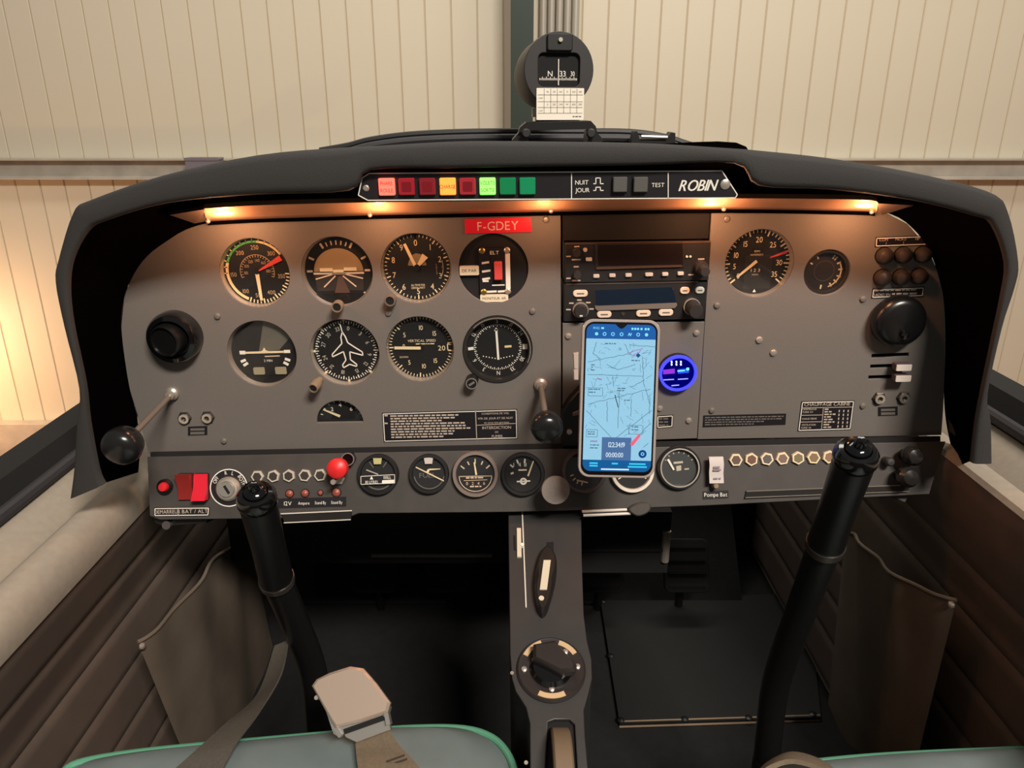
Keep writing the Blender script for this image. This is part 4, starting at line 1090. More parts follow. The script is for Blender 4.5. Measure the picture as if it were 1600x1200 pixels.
for i, x in enumerate((.145, .26, .38, .505, .625, .745, .865)):
    q = U(x, .066)
    if i in (0, 6): b.lathe([(.0016, zt - .0001), (.0016, zt)], q, 14)
    elif i == 4: b.path([(q[0] - .0016, q[1] - .0014), (q[0] - .0006, q[1] + .0014), (q[0] + .0006, q[1] - .0014), (q[0] + .0016, q[1] + .0014)], .0007, zt - .0001, zt)
    else: b.ring(q, .0011, .0018, zt - .0001, zt, 14)
b.p('status_icons', em_('ico_cyan', '7fe0ff', 1.1), sc)
ln = B(); rn = random.Random(7)
def wob(p, q, n=9, a=.0006):
    P_, Q_ = Vector(U(*p)), Vector(U(*q)); d = (Q_ - P_); nrm = Vector((-d.y, d.x)).normalized()
    return [P_ + d * (i / n) + nrm * rn.uniform(-a, a) * (0 < i < n) for i in range(n + 1)]
W1 = .00045
for p, q, a in (((.03, .255), (.60, .195), .0008), ((.60, .195), (.72, .21), .0004), ((.03, .34), (.84, .345), .0002), ((.63, .135), (1, .145), .0005), ((.82, .22), (.84, .345), .0005), ((.84, .345), (.86, .42), .0006),
                ((.86, .37), (.66, .42), .0008), ((.05, .545), (.45, .49), .0007), ((.45, .49), (.95, .43), .0008), ((.03, .585), (.40, .765), .0002), ((.98, .575), (.42, .79), .0003), ((.30, .27), (.46, .305), .0004),
                ((.46, .305), (.72, .265), .0005), ((.40, .35), (.42, .42), .0004), ((.50, .45), (.50, .70), .0004), ((.33, .52), (.34, .66), .0004), ((.68, .50), (.68, .62), .0004), ((.94, .48), (.95, .60), .0005), ((.88, .42), (.95, .55), .0004),
                ((.80, .75), (.97, .665), .0006), ((.88, .83), (.95, .80), .0002), ((.06, .30), (.12, .31), .0002), ((.55, .13), (.64, .20), .0006), ((.10, .20), (.22, .235), .0006), ((.15, .12), (.10, .20), .0006)):
    ln.path(wob(p, q, 9, a), W1, zt - .0001, zt)
for x0, y0, x1, y1 in ((.05, .43, .26, .485), (.66, .68, .86, .74), (.04, .715, .20, .765)): ln.path([U(x0, y0), U(x1, y0), U(x1, y1), U(x0, y1)], .0004, zt - .0001, zt, True)
for x, y, w_ in ((.08, .275, .05), (.08, .29, .04), (.08, .31, .05), (.27, .13, .16), (.06, .44, .16), (.06, .46, .12), (.70, .69, .12), (.70, .71, .12), (.06, .73, .10), (.06, .745, .10), (.47, .43, .14), (.47, .445, .10), (.58, .51, .10), (.10, .82, .14), (.10, .84, .12), (.66, .24, .12)):
    ln.words(*U(x, y), w_ * sw, .0010, zt, int(x * 100 + y * 1000))
for _ in range(70):
    x0, y0 = rn.uniform(.03, .95), rn.uniform(.12, .74); a_ = rn.uniform(0, 6.28); l_ = rn.uniform(.04, .14)
    ln.path(wob((x0, y0), (min(.97, max(.03, x0 + l_ * math.cos(a_))), min(.76, max(.12, y0 + .5 * l_ * math.sin(a_)))), 5, .0006), .00028, zt - .0001, zt)
ln.ring(U(.49, .165), .0008, .0013, zt - .0001, zt, 10)
ln.p('chart_lines', em_('chart_line', '5f8fa8', .55), sc)
q = U(.755, .205); B().prism([(q[0], q[1] + .0024), (q[0] - .0024, q[1]), (q[0], q[1] - .0024), (q[0] + .0024, q[1])], zt, zt + .0001).o('aerodrome_mark', em_('mark_navy', '1d5fa6', .6), sc)
ln = B().path(wob((.60, .19), (.82, .155), 8, .0008), .0006, zt, zt + .0001).path(wob((.66, .215), (.80, .17), 8, .0012), .0006, zt, zt + .0001).path(wob((.18, .365), (.24, .375), 4, .0006), .0012, zt, zt + .0001).path(wob((.10, .795), (.20, .79), 4, .0008), .0012, zt, zt + .0001)
ln.p('airspace_marks', em_('mark_mauve', 'b48ad8', .7), sc)
B().path(wob((.44, .475), (.49, .56), 3, .0003), .0008, zt, zt + .0001).p('position_mark', em_('mark_dark', '2c4468', .4), sc)
B().prism([U(.27, .765), U(.70, .765), U(.70, fb), U(.27, fb)], zt, zt + .0001).o('timer_box', em_('timer_blue', '5a82b8', .72), sc)
B().text('122:34:19', *U(.487, .815), .0048, zt + .0003, sx=.80, sp=.06).text('00:00:00', *U(.46, .885), .0046, zt + .0003, sx=.80, sp=.06).p('timer_digits', em_('digit_pale', 'dff2ff', 1.0), sc)
q1, q2 = U(.82, .745), U(.70, .815)
B().bar(q1, q2, .0028, zt + .0001, zt + .0002, .0036).p('track_arrow', em_('arrow_red', 'ff6a88', .9), sc)
B().lathe([(.0040, zt), (.0040, zt + .0002)], U(.87, .875), 24).o('round_button', em_('btn_blue', '0c4c98', .7), sc)
B().ring(U(.87, .875), .0010, .0017, zt + .0002, zt + .0004, 16).p('round_button_icon', em_('ico_cyan', '7fe0ff', 1.1), sc)
b = B()
for x, y, w_ in ((.16, .945, .12), (.16, .963, .12), (.47, .945, .09), (.80, .945, .24), (.80, .965, .28)): b.bar(U(x - w_ / 2, y), U(x + w_ / 2, y), .0015, zt - .00005, zt)
b.p('footer_print', em_('ftr_cyan', '3fd8ff', .95), sc)
B().bar(U(.27, .985), U(.68, .985), .0014, zt - .00005, zt).p('home_bar', em_('digit_pale', 'dff2ff', 1.0), sc)
for sx_ in (1,): B().box((cx0 + sx_ * (w2 / 2 + .0002), cy0 + .03, -.005), (.0012, .018, .003)).o('side_button', M_BLACK, g)

mt = thing('phone_mount', PAN.at(905, 650), 'black phone holder arm with clear clamp arms behind the phone', 'holder')
fm = PAN.rel((905, 650))
B().prism([fm(*p) for p in ((905, 600), (885, 622), (876, 640), (877, 690), (930, 690), (930, 600))], .001, .016, .002).o('base', M_BLACK, mt)
B().tube([Vector((*fm(925, 640), .01)), Vector((*fm(945, 640), .035)), Vector((*fm(960, 632, .06), .060))], .011, 12).o('arm', M_BLACK, mt)
B().lathe([(.003, .016), (.003, .019), (.0015, .0195)], fm(888, 665), 12).o('screw', M_STEEL, mt)
B().prism([fm(893, 636), fm(907, 630), fm(907, 637), fm(893, 640)], .016, .020, .0006).o('catch', mat('catch_grey', '6d6064', .4), mt)
Mp = PAN.at(905, 650).inverted() @ PHN.at(967, 620)
for y0, y1 in ((552, 577), (578, 594)):
    q = [f(896, y0, -.004), f(904, y0 - 2, -.004), f(904, y1, -.004), f(897, y1, -.004)]
    B().prism(q, -.014, -.003, .0008).o('clamp_arm', mat('clamp_clear', 'b9a79c', .25), mt, Mp)
B().prism([f(910, 735, -.004), f(1015, 735, -.004), f(1010, 748, -.004), f(912, 748, -.004)], -.016, -.0103).o('lower_shelf', M_BLACK, mt, Mp)

# ================================================================== lower panel: switches, breakers, small gauges
def sroot(name, px, py, label, cat, group=None): return thing(name, SUB.at(px, py), label, cat, group)
ks = SUB.k(800, 750)
g = sroot('starter_button', 259, 760, 'small red push button at the far left of the lower panel', 'button')
B().lathe([(12 * ks, 0), (12 * ks, .004), (10 * ks, .006), (8 * ks, .004)], n=28).o('collar', M_BLACK, g)
B().lathe([(7.5 * ks, .002), (7.5 * ks, .007), (6 * ks, .009), (0, .0095)], n=24).o('cap', M_RED, g)
for px, w, lab, m, tilt in ((292, 24, 'dark red rocker switch, left of the pair beside the key switch', mat('rocker_dark', '8e2622', .4), 14), (316, 23, 'bright red rocker switch, right of the pair beside the key switch', mat('rocker_bright', 'd51f34', .35), -14)):
    g = sroot('rocker_switch', px, 760, lab, 'switch')
    B().prism(rrect(0, 0, w * ks, 42 * ks, .002), 0, .0025).o('frame', M_MATTE, g)
    hw, hh = w * .46 * ks, 20 * ks
    a, b_ = (.014, .004) if tilt > 0 else (.004, .014)
    pr_ = [(-hh, .002), (hh, .002), (hh, a), (0, .006), (-hh, b_)]
    B().loft([[Vector((x, y, z_)) for y, z_ in pr_] for x in (-hw, hw)], True, True).o('rocker', m, g)
for x, y in ((291, 735), (318, 734), (292, 784), (318, 783)):
    pass
g = thing('magneto_key_switch', SUB.at(358, 762), 'silver magneto key switch with round printed collar', 'switch')
B().lathe([(30 * ks, 0), (30 * ks, .0008)], n=44).o('scale_disc', M_LABEL, g)
b = B().ring((0, 0), 28 * ks, 29.6 * ks, .0008, .0011, 44)
for a, s_ in ((-58, 'OFF'), (-10, 'R'), (16, 'L'), (62, 'BOTH')): b.text(s_, 23.5 * ks * math.sin(R(a)), 23.5 * ks * math.cos(R(a)), .0042, .0011, rot=-a, sx=.8)
b.p('scale_print', M_WHITE, g)
B().lathe([(19 * ks, .0008), (19 * ks, .004), (16 * ks, .007), (12.5 * ks, .0075), (12.5 * ks, .0065), (0, .0065)], (0, -.001), 36).o('lock_barrel', M_STEEL, g)
B().lathe([(12 * ks, .0066), (11.5 * ks, .0095), (0, .0095)], (0, -.001), 30).o('lock_face', M_CHROME, g)
B().bar((-.002, .0035), (.0035, -.0055), .0030, .0094, .0099).o('keyhole', M_MATTE, g)
g, f, z = placard('switch_label', ((241, 793), (328, 792), (327, 806), (241, 807)), 'black label strip with starter and battery words at the lower left corner', SUB)
B().text('DEMARREUR', *f(262, 799.5), .0042, z, sx=.85).text('BAT / ALT', *f(305, 798.7), .0042, z).bar(f(279, 793), f(279, 806), .0008, z - .0002, z).p('print', mat('print_dim', 'c4b5a6', .6), g)

# circuit breakers: hex nut, barrel, button
def breaker(px, py, label, grp, nut, tip, r=9.5, rot=0):
    g = thing('circuit_breaker', SUB.at(px, py) @ Matrix.Rotation(R(rot), 4, 'Z'), label, 'breaker', grp)
    q = r * ks
    B().lathe([(q * 1.14, 0), (q * 1.14, .0025), (q * 1.04, .0034), (q * .80, .0034), (q * .76, .001)], n=6).o('hex_nut', nut, g)
    B().lathe([(q * .76, 0), (q * .76, .0030), (q * .66, .0036), (0, .0036)], n=20).o('button', tip, g)
    return g
M_NUTS = mat('nut_silver', 'e0d8ca', .35, .35); M_NUTB = mat('nut_brass', 'f0dfbe', .4, .2)
lab5 = ('first', 'second', 'third', 'fourth', 'fifth')
for i, px in enumerate((403, 428, 452, 477, 501)):
    breaker(px, 744.5 - i * .6, '%s silver hex breaker from the key switch, left row' % lab5[i], 'left circuit breakers', M_NUTS, mat('breaker_dark', '37312c', .5), 9, i * 17)
lab7 = ('first', 'second', 'third', 'fourth', 'fifth', 'sixth', 'seventh')
tips = ('5f4c40', '6b4c3a', '5a5450', '7a6256', '776b4f', '806a48', '8a6a52')
for i in range(7):
    breaker(1149 + i * 24.2, 718.5 - i * .75, '%s brass-edged breaker from the white tape, right row' % lab7[i], 'right circuit breakers', M_NUTB, mat('tip_' + tips[i], tips[i], .5), 9.5, i * 23)
g = sroot('mixture_knob', 530, 748, 'bright red round pull knob over the end of the left breaker row', 'knob')
f = SUB.rel((530, 748))
B().lathe([(9 * ks, 0), (9 * ks, .003), (6 * ks, .004)], (0, 0), 6).o('nut', M_NUTS, g)
B().lathe([(.003, 0), (.003, .03)], (0, 0), 12).o('shaft', M_STEEL, g)
q = f(527, 730, .030)
B().lathe([(.004, .014), (15 * ks, .020), (16 * ks, .026), (15 * ks, .031), (11 * ks, .0335), (0, .0345)], (q[0] * .9, q[1] * .9), 32).o('knob', mat('knob_red', 'e02a2c', .4), g)
g = sroot('push_knob', 547, 716, 'small black ribbed knob just behind the red pull knob', 'knob')
B().lathe([(10 * ks, 0), (9.5 * ks, .010), (8 * ks, .012), (6 * ks, .011), (0, .011)], n=24).o('cap', M_GLOSSB, g)
B().ring((0, 0), 8.6 * ks, 10 * ks, .010, .0128, 24).o('rim', mat('ring_grey', '8b8580', .4, .4), g)
lab4 = ('first', 'second', 'third', 'fourth')
for i, (px, rr) in enumerate(((453, 5.5), (477, 5.5), (501, 3.8), (526, 6.2))):
    g = sroot('pilot_light', px, 771 - i * .6, 'tiny orange-brown lamp, %s of four under the left breakers' % lab4[i], 'lamp', 'pilot lights')
    B().lathe([(rr * ks, 0), (rr * ks, .002), (rr * .6 * ks, .0035), (0, .004)], n=18).o('lens', mat('pilot_lens', '9a5242', .35), g)
    B().lathe([(rr * 1.25 * ks, 0), (rr * 1.25 * ks, .0012)], n=18).o('rim', M_BLACK, g)
g, f, z = placard('lamp_label', ((435, 779), (541, 776), (541, 791), (435, 794)), 'dark label strip with white words under the four tiny lamps', SUB, border=False)
B().text('12V', *f(450, 786.5), .0044, z).text('Ampere', *f(475, 786), .0034, z, sx=.78).text('Stand By', *f(501, 785.3), .0034, z, sx=.70).text('Stand By', *f(526.5, 784.8), .0034, z, sx=.70).p('print', M_WHITE, g)
for nm, c4, lab in (('card_holder', ((440, 802), (551, 797), (549, 811), (445, 816)), 'clear strip holder with bright edges on the lower rim, left side'), ('card_holder', ((1165, 767), (1420, 757), (1418, 767), (1163, 777)), 'clear strip holder with bright edges on the lower rim, right side')):
    c = (sum(p[0] for p in c4) / 4, sum(p[1] for p in c4) / 4); g = thing(nm, SUB.at(*c), lab, 'holder'); f = SUB.rel(c); P_ = [f(*p) for p in c4]
    B().prism(P_, .0, .003, .0008).o('strip', mat('acrylic_dark', '2c2a29', .12), g)
    B().path([P_[0], P_[1]], .0012, .003, .0038).path([P_[3], P_[2]], .0010, .003, .0038).o('bright_edge', M_EDGEW if c[0] < 800 else mat('edge_dull', '8d857c', .35, .6), g)
g = sroot('toggle_guard', 1115, 732, 'white tape flag with print stuck beside the right breakers', 'tape')
f = SUB.rel((1115, 732))
w = 11 * ks
B().loft([[Vector((x, y, zz)) for y, zz in ((20 * ks, .010), (19 * ks, .012), (8 * ks, .014), (-6 * ks, .011), (-21 * ks, .012))] for x in (-w, w)], False).o('tape', mat('tape_white', 'cfc6c2', .7), g)
B().prism(rrect(0, .0, 14 * ks, 34 * ks, .001), 0, .009).o('switch_body', M_BLACK, g)
b = B(); b.words(-.004, .003, .009, .0022, .0146, 5).words(-.004, .000, .009, .0022, .0146, 6).words(-.0035, -.010, .008, .002, .0130, 7)
b.p('tape_print', mat('print_mauve', '8a8088', .7), g)
B().lathe([(5 * ks, 0), (5 * ks, .010), (3.5 * ks, .012)], f(1115, 757.5), 16).o('stub', M_BRASS, g)
g, f, z = placard('pump_label', ((1098, 768), (1138, 766), (1138, 778), (1098, 780)), 'small black label with white words under the white tape flag', SUB, border=False)
B().text('Pompe Bat', *f(1118, 772.7), .0044, z, sx=.9).p('print', M_WHITE, g)

# engine gauges on the lower panel
GA.update(fu1=(592, 740.5, 32), fu2=(671, 739.5, 31), suc=(743, 740, 36), oil=(817, 740, 34), hid=(912, 735, 35), whi=(987, 735, 34), amp=(1060, 730, 34))
M_RINGG = mat('ring_warm', '857870', .4, .3)
g, r, z = gauge('fuel_gauge', 'fu1', 'fuel gauge with pale top mark and a framed label across it', SUB, proud=True)
B().prism([(-.26 * r, .98 * r), (.26 * r, .98 * r), (.20 * r, .62 * r), (-.22 * r, .62 * r)], .0069, .0073).o('top_mark', mat('mark_lime', 'b9b47a', .6), g)
b = B().ring((0, 0), r * .86, r * .92, z, z + DZ, 40, 110, 250); b.pol((0, 0), 35, r * .5, r * .9, .001, z, z + DZ).pol((0, 0), -35, r * .5, r * .9, .001, z, z + DZ)
b.p('scale', mat('print_dark', '6d6862', .6), g)
lb = B().prism([(-1.0 * r, -.05 * r), (1.03 * r, .02 * r), (1.03 * r, -.52 * r), (-1.0 * r, -.56 * r)], .0082, .0092).o('label_strip', M_LABEL, g)
B().path([(-.98 * r, -.07 * r), (1.01 * r, 0), (1.01 * r, -.50 * r), (-.98 * r, -.54 * r)], .0006, .0092, .0094, True).text('110 LITRES', -.35 * r, -.42 * r, r * .17, .0095, sx=.72).prism([(-.45 * r, -.26 * r), (-.25 * r, -.26 * r), (-.35 * r, -.06 * r)], .0092, .0095).text('100LL', .58 * r, -.16 * r, r * .17, .0095, sx=.8).prism([(.28 * r, -.32 * r), (.98 * r, -.30 * r), (.98 * r, -.48 * r), (.25 * r, -.50 * r)], .0092, .0094).p('label_print', M_WHITE, lb)
B().bar((-.70 * r, .28 * r), (.0, .0), .0012, z + .001, z + .0016).o('needle', mat('lume_grey', 'bdb4a2', .6), g)
g, r, z = gauge('fuel_gauge', 'fu2', 'round gauge with pale top mark and long crossing white needle', SUB, proud=True)
B().prism([(-.28 * r, 1.0 * r), (.28 * r, 1.0 * r), (.22 * r, .62 * r), (-.22 * r, .62 * r)], .0069, .0073).o('top_mark', mat('mark_white', 'c3bbb2', .6), g)
B().bar((-.80 * r, .42 * r), (.95 * r, -.48 * r), .0013, z + .001, z + .0018).o('needle', M_CREAM, g)
b = B().bar((-.10 * r, .10 * r), (.0, .26 * r), .0026, z + .001, z + .0016).bar((0, .26 * r), (.70 * r, .28 * r), .0018, z + .001, z + .0016, .0008); b.p('aeroplane_mark', M_CREAM, g)
b = B().ring((0, 0), r * .90, r * .95, z, z + DZ, 40, 100, 260); b.text('FUEL', -.1 * r, -.10 * r, r * .28, z + DZ, sx=1.2)
b.p('scale', mat('print_dark', '6d6862', .6), g)
g, r, z = gauge('suction_gauge', 'suc', 'gauge with broad grey ring and two scales, left of the black-ringed gauge', SUB, proud=True, rim=M_RINGG)
b = B()
for a in (-50, -25, 0, 25, 50): b.pol((0, -.2 * r), a, r * .75, r * (.95 if a % 50 else 1.0), .0014, z, z + DZ)
b.path([(.86 * r * math.cos(R(a)), -.12 * r + .80 * r * math.sin(R(a))) for a in range(-180, 1, 12)], .0008, z, z + DZ, True)
for i in range(4): b.text('0246'[i], (-.45 + .30 * i) * r, -.50 * r, r * .16, z + DZ)
b.bar((-.62 * r, -.34 * r), (.62 * r, -.32 * r), .0006, z, z + DZ).words(-.5 * r, -.20 * r, r, r * .07, z + DZ, 9).words(-.3 * r, -.66 * r, .6 * r, r * .07, z + DZ, 10)
b.p('scale', mat('mark_pink', 'd9c0a4', .6), g)
B().bar((.05 * r, -.05 * r), (-.05 * r, .62 * r), .0022, z + .0008, z + .0014, .0014).o('needle', M_CREAM, g)
g, r, z = gauge('oil_gauge', 'oil', 'black-ringed gauge with slanted white needle, next to the grey knob', SUB, proud=True)
b = B()
for i, s_ in enumerate(('1', '4', '8')): b.text(s_, (-.5 + .32 * i) * r, .52 * r, r * .22, z + DZ)
for a in (-48, -20, 8): b.pol((0, -.1 * r), a, r * .72, r * .95, .0018, z, z + DZ)
b.bar((-.25 * r, .22 * r), (.22 * r, .22 * r), .0016, z, z + DZ).bar((-.68 * r, .02 * r), (-.52 * r, .08 * r), .0022, z, z + DZ).bar((-.35 * r, -.42 * r), (.40 * r, -.40 * r), .0016, z, z + DZ).ring((.02 * r, -.41 * r), r * .10, r * .20, z, z + DZ, 12)
b.p('scale', M_WHITE, g)
B().bar((.28 * r, -.12 * r), (.60 * r, .72 * r), .0020, z + .0008, z + .0014, .0014).o('needle', M_CREAM, g)
g, r, z = gauge('temperature_gauge', 'hid', 'glass-fronted gauge half hidden behind the lower left of the phone', SUB, proud=True, rim=mat('ring_dark', '5a5354', .25, .3))
b = B()
for a in (190, 210, 230, 250): b.pol((0, 0), a, r * .6, r * .8, .0014, z, z + DZ)
b.bar((-.4 * r, -.5 * r), (.2 * r, -.65 * r), .0016, z, z + DZ); b.p('scale', mat('mark_pink', 'd9c0a4', .6), g)
g, r, z = gauge('fuel_pressure_gauge', 'whi', 'white-rimmed gauge almost covered by the bottom of the phone', SUB, proud=True, rim=mat('ring_white', 'e3d9cc', .45))
b = B()
for a in range(-120, 121, 30): b.pol((0, 0), a, r * .7, r * .9, .0012, z, z + DZ)
b.p('scale', M_WHITE, g)
g, r, z = gauge('ammeter', 'amp', 'shiny glass gauge with white needle right of the phone bottom', SUB, proud=True, rim=mat('ring_gloss', '252527', .12), face=mat('dial_slate', '3d3f3f', .35))
B().ring((0, 0), r * 1.02, r * 1.09, .0075, .0086, 48).o('bright_ring', M_STEEL, g)
B().bar((-.30 * r, -.12 * r), (-.62 * r, .48 * r), .0020, z + .0008, z + .0014, .0026).o('needle', M_WHITE, g)
b = B().bar((-.30 * r, .26 * r), (.22 * r, .30 * r), .0024, z, z + DZ).prism([(-.16 * r, .08 * r), (.12 * r, .12 * r), (.12 * r, -.16 * r), (-.14 * r, -.20 * r)], z, z + DZ).bar((.30 * r, -.10 * r), (.55 * r, -.08 * r), .0016, z, z + DZ)
for a in (-60, -40, -20, 0, 20, 40, 60): b.pol((0, 0), a, r * .80, r * .90, .0010, z, z + DZ)
b.p('scale', mat('lume_grey', 'bdb4a2', .6), g)
g = sroot('carb_heat_knob', 866, 752, 'round pale grey pull knob over the console top, left of the phone', 'knob')
f = SUB.rel((866, 752))
q = f(868, 766, .042)
B().lathe([(.006, 0), (.006, .004)], (0, 0), 16).o('collar', M_STEEL, g)
B().tube([(0, 0, 0), (q[0] * .9, q[1] * .9, .034)], .0032, 10).o('shaft', M_STEEL, g)
kk = SUB.k(868, 766, .042)
B().lathe([(.004, .030), (19 * kk, .036), (22.5 * kk, .041), (21.5 * kk, .0435), (0, .0445)], q, 36).o('knob', mat('knob_pale', '8a8079', .7, noise=.08, nscale=300), g)
# two black knobs at the right end
for px, py, rr, lab in ((1405, 742, 16, 'lower of two glossy black knobs at the right end of the lower panel'), (1412, 710, 15, 'upper of two glossy black knobs at the right end of the lower panel')):
    g = sroot('cabin_heat_control', px, py, lab, 'knob')
    B().lathe([(rr * .6 * ks, 0), (rr * .6 * ks, .012)], n=20).o('shaft', M_BLACK, g)
    B().lathe([(rr * .7 * ks, .010), (rr * ks, .015), (rr * ks, .022), (rr * .7 * ks, .027), (0, .029)], n=28).o('cap', mat('knob_gloss', '232120', .2), g)
g = sroot('dimmer_control', 1383, 720, 'short dark knob between the right stick and the black knobs', 'knob')
B().lathe([(7 * ks, 0), (7 * ks, .012), (5 * ks, .014), (0, .0145)], n=20).o('cap', M_RUBBER, g)

# ================================================================== centre console
con = thing('centre_console', weld(CON), 'dark grey console sloping down between the two seats', 'console')
C_ = lambda x, y: CON.loc(x, y)
oc = [C_(*p) for p in ((794, 793), (908, 793), (909, 870), (912, 960), (917, 1000), (924, 1030), (925, 1060), (919, 1085), (912, 1110), (914, 1150), (921, 1230), (921, 1330), (829, 1330), (829, 1230), (828, 1130), (822, 1105), (806, 1080), (800, 1060), (797, 1020), (796, 930))]
slot_t = [C_(*p) for p in ((856, 1128), (866, 1124), (890, 1124), (898, 1132), (902, 1200), (906, 1330), (852, 1330), (852, 1200))]
M_CON = mat('console_grey', '343333', .5, noise=.08, nscale=25, bump=.05)
plate('top_plate', oc, [slot_t], .005, .001, M_CON, con)
B().loft([[(p[0], p[1], -.005) for p in oc], [(p[0], p[1] - .05, -.17) for p in oc]], True, True).o('console_body', M_MATTE, con)
B().bar(C_(816, 800), C_(822, 950), .0014, 0, .0018).o('bright_edge', M_EDGEW, con)
B().prism([C_(854, 848), C_(865, 847), C_(865, 862), C_(854, 862)], 0, .0006).o('lever_slot', M_MATTE, con)
for x, y in ((800, 1052), (822, 1192)): B().lathe([(.0018, 0), (.0018, .001)], C_(x, y), 10).o('screw', M_STEEL, con)
cc = lambda c: CON.at(*c)
g = thing('flap_lever', cc((852, 905)), 'black oval lever with a cream stripe on the upper console', 'lever'); f = CON.rel((852, 905))
ol = crom([(*f(x, y), 0) for x, y in ((858, 862), (868, 878), (869, 905), (861, 940), (853, 962), (844, 965), (837, 945), (835, 915), (841, 882), (850, 864))], 3, True)
B().prism([(p.x, p.y) for p in ol], 0, .014, .004).o('handle', mat('lever_black', '1f1c1b', .4), g)
B().prism([f(849, 888), f(860, 888), f(854, 934), f(843, 934)], .0138, .0152).o('cream_stripe', mat('stripe_cream', 'd6cbb4', .6), g)
B().lathe([(.0028, .0138), (.0028, .015)], f(845.5, 947), 14).o('rivet', mat('stripe_cream', 'd6cbb4', .6), g)
g = thing('trim_indicator', cc((811, 849)), 'thin cream pointer strip at the left edge of the console', 'indicator'); f = CON.rel((811, 849))
B().prism([f(807.5, 827), f(814, 827), f(815, 872), f(808, 872)], 0, .003, .0005).o('pointer_strip', mat('stripe_cream', 'd6cbb4', .6), g)
B().lathe([(.0022, 0), (.0022, .004)], f(816, 854), 12).o('pin', M_WHITE, g)
B().prism([f(802, 837), f(805, 837), f(806, 860), f(803, 860)], 0, .0008).o('scale_mark', M_MATTE, g)
g = thing('fuel_selector', cc((861, 1047)), 'round black fuel selector knob with cream arc labels on the console', 'selector'); f = CON.rel((861, 1047))
k = CON.k(861, 1047)
B().lathe([(54 * k, .0003), (54 * k, .002), (51 * k, .004), (48 * k, .0035)], n=48).o('dial_plate', mat('selector_plate', '2d2726', .4), g)
M_ARC = mat('arc_label', 'cdae84', .6)
for a0, a1 in ((-62, -18), (18, 58), (155, 207)): B().ring((0, 0), 41 * k, 49 * k, .0036, .0046, 60, a0, a1).o('arc_label', M_ARC, g)
for x, y in ((819, 1049), (902, 1045), (840, 1022), (883, 1022), (862, 1080)): B().lathe([(.0028, .0036), (.0028, .005), (.0014, .0058)], f(x, y), 12).o('screw', M_STEEL, g)
B().lathe([(33 * k, .003), (33 * k, .006), (28 * k, .010), (0, .011)], n=40).o('hub', M_GLOSSB, g)
hd = [(-.017, .018), (.004, .022), (.024, -.004), (.022, -.010), (.010, -.012), (-.018, .004)]
B().prism([(p[0], p[1]) for p in hd], .009, .019, .003).o('grip', mat('grip_brown', '2a2422', .45), g)
g = thing('elevator_trim', Matrix.Translation(CON.hit(877, 1185)), 'tan-edged trim wheel standing in the slot of the console', 'wheel')
tw = .062
Mw = Matrix.Translation((0, -.018, -.034)) @ Matrix.Rotation(R(90), 4, 'Y')
B().lathe([(tw * .5, -.0075), (tw * .97, -.0085), (tw, -.007), (tw, .007), (tw * .97, .0085), (tw * .5, .0075)], n=56).o('rim', mat('wheel_tan', '6e5d48', .6), g, Mw)
B().lathe([(tw * .5, -.004), (tw * .5, .004)], n=32).o('disc', M_BLACK, g, Mw)

# ================================================================== sticks
def stick(pts, dep, r_top, label, grip_end):
    P3 = [onY(x, y, Y) for (x, y), Y in zip(pts, dep)]
    g = thing('control_stick', Matrix.Translation(P3[-1]), label, 'stick')
    L = [p - P3[-1] for p in P3]
    ax = (L[0] - L[1]).normalized()
    q = ax.to_track_quat('Z', 'Y').to_matrix().to_4x4(); T = Matrix.Translation(L[0])
    r = r_top
    a = L[0]; e = L[1]
    B().tube([a.lerp(e, t) for t in (0, .06, .5, .9, 1)], [r * .98, r, r * .96, r * 1.0, r * 1.04], 24).o('grip', mat('grip_black', '111111', .38), g)
    B().tube([e.lerp(a, .02), e.lerp(L[2], .05)], r * 1.07, 24).o('grip_collar', mat('collar_steel', '6d6863', .25, .8), g)
    B().tube(crom(L[1:], 5), r * .92, 20).o('shaft', mat('stick_tube', '161616', .32), g)
    # bell-shaped rubber cap with push button
    c = B().lathe([(r * .98, -.004), (r * 1.08, 0), (r * 1.06, .006), (r * .86, .011), (r * .66, .012), (r * .62, .010)], n=32).o('cap', M_GLOSSB, g, T @ q)
    B().lathe([(r * .62, .010), (r * .60, .014), (r * .44, .0165), (r * .30, .017), (r * .28, .022), (r * .18, .0245), (0, .025)], n=28).o('push_button', mat('button_gloss', '0e0e10', .10), c)
    B().tube([L[-1] + Vector((0, 0, .0)), L[-1] + Vector((0, 0, -(P3[-1].z - CF)))], r * .95, 16).o('lower_tube', M_BLACK, g)
stick(((402, 782), (432, 905), (462, 975), (490, 1050), (500, 1140)), (.60, .655, .685, .71, .72), .0168, 'black left control stick leaning in front of the left switches', 0)
stick(((1336, 716), (1290, 850), (1250, 960), (1212, 1070), (1198, 1185)), (.56, .615, .655, .69, .70), .0168, 'black right control stick in front of the right breakers', 0)

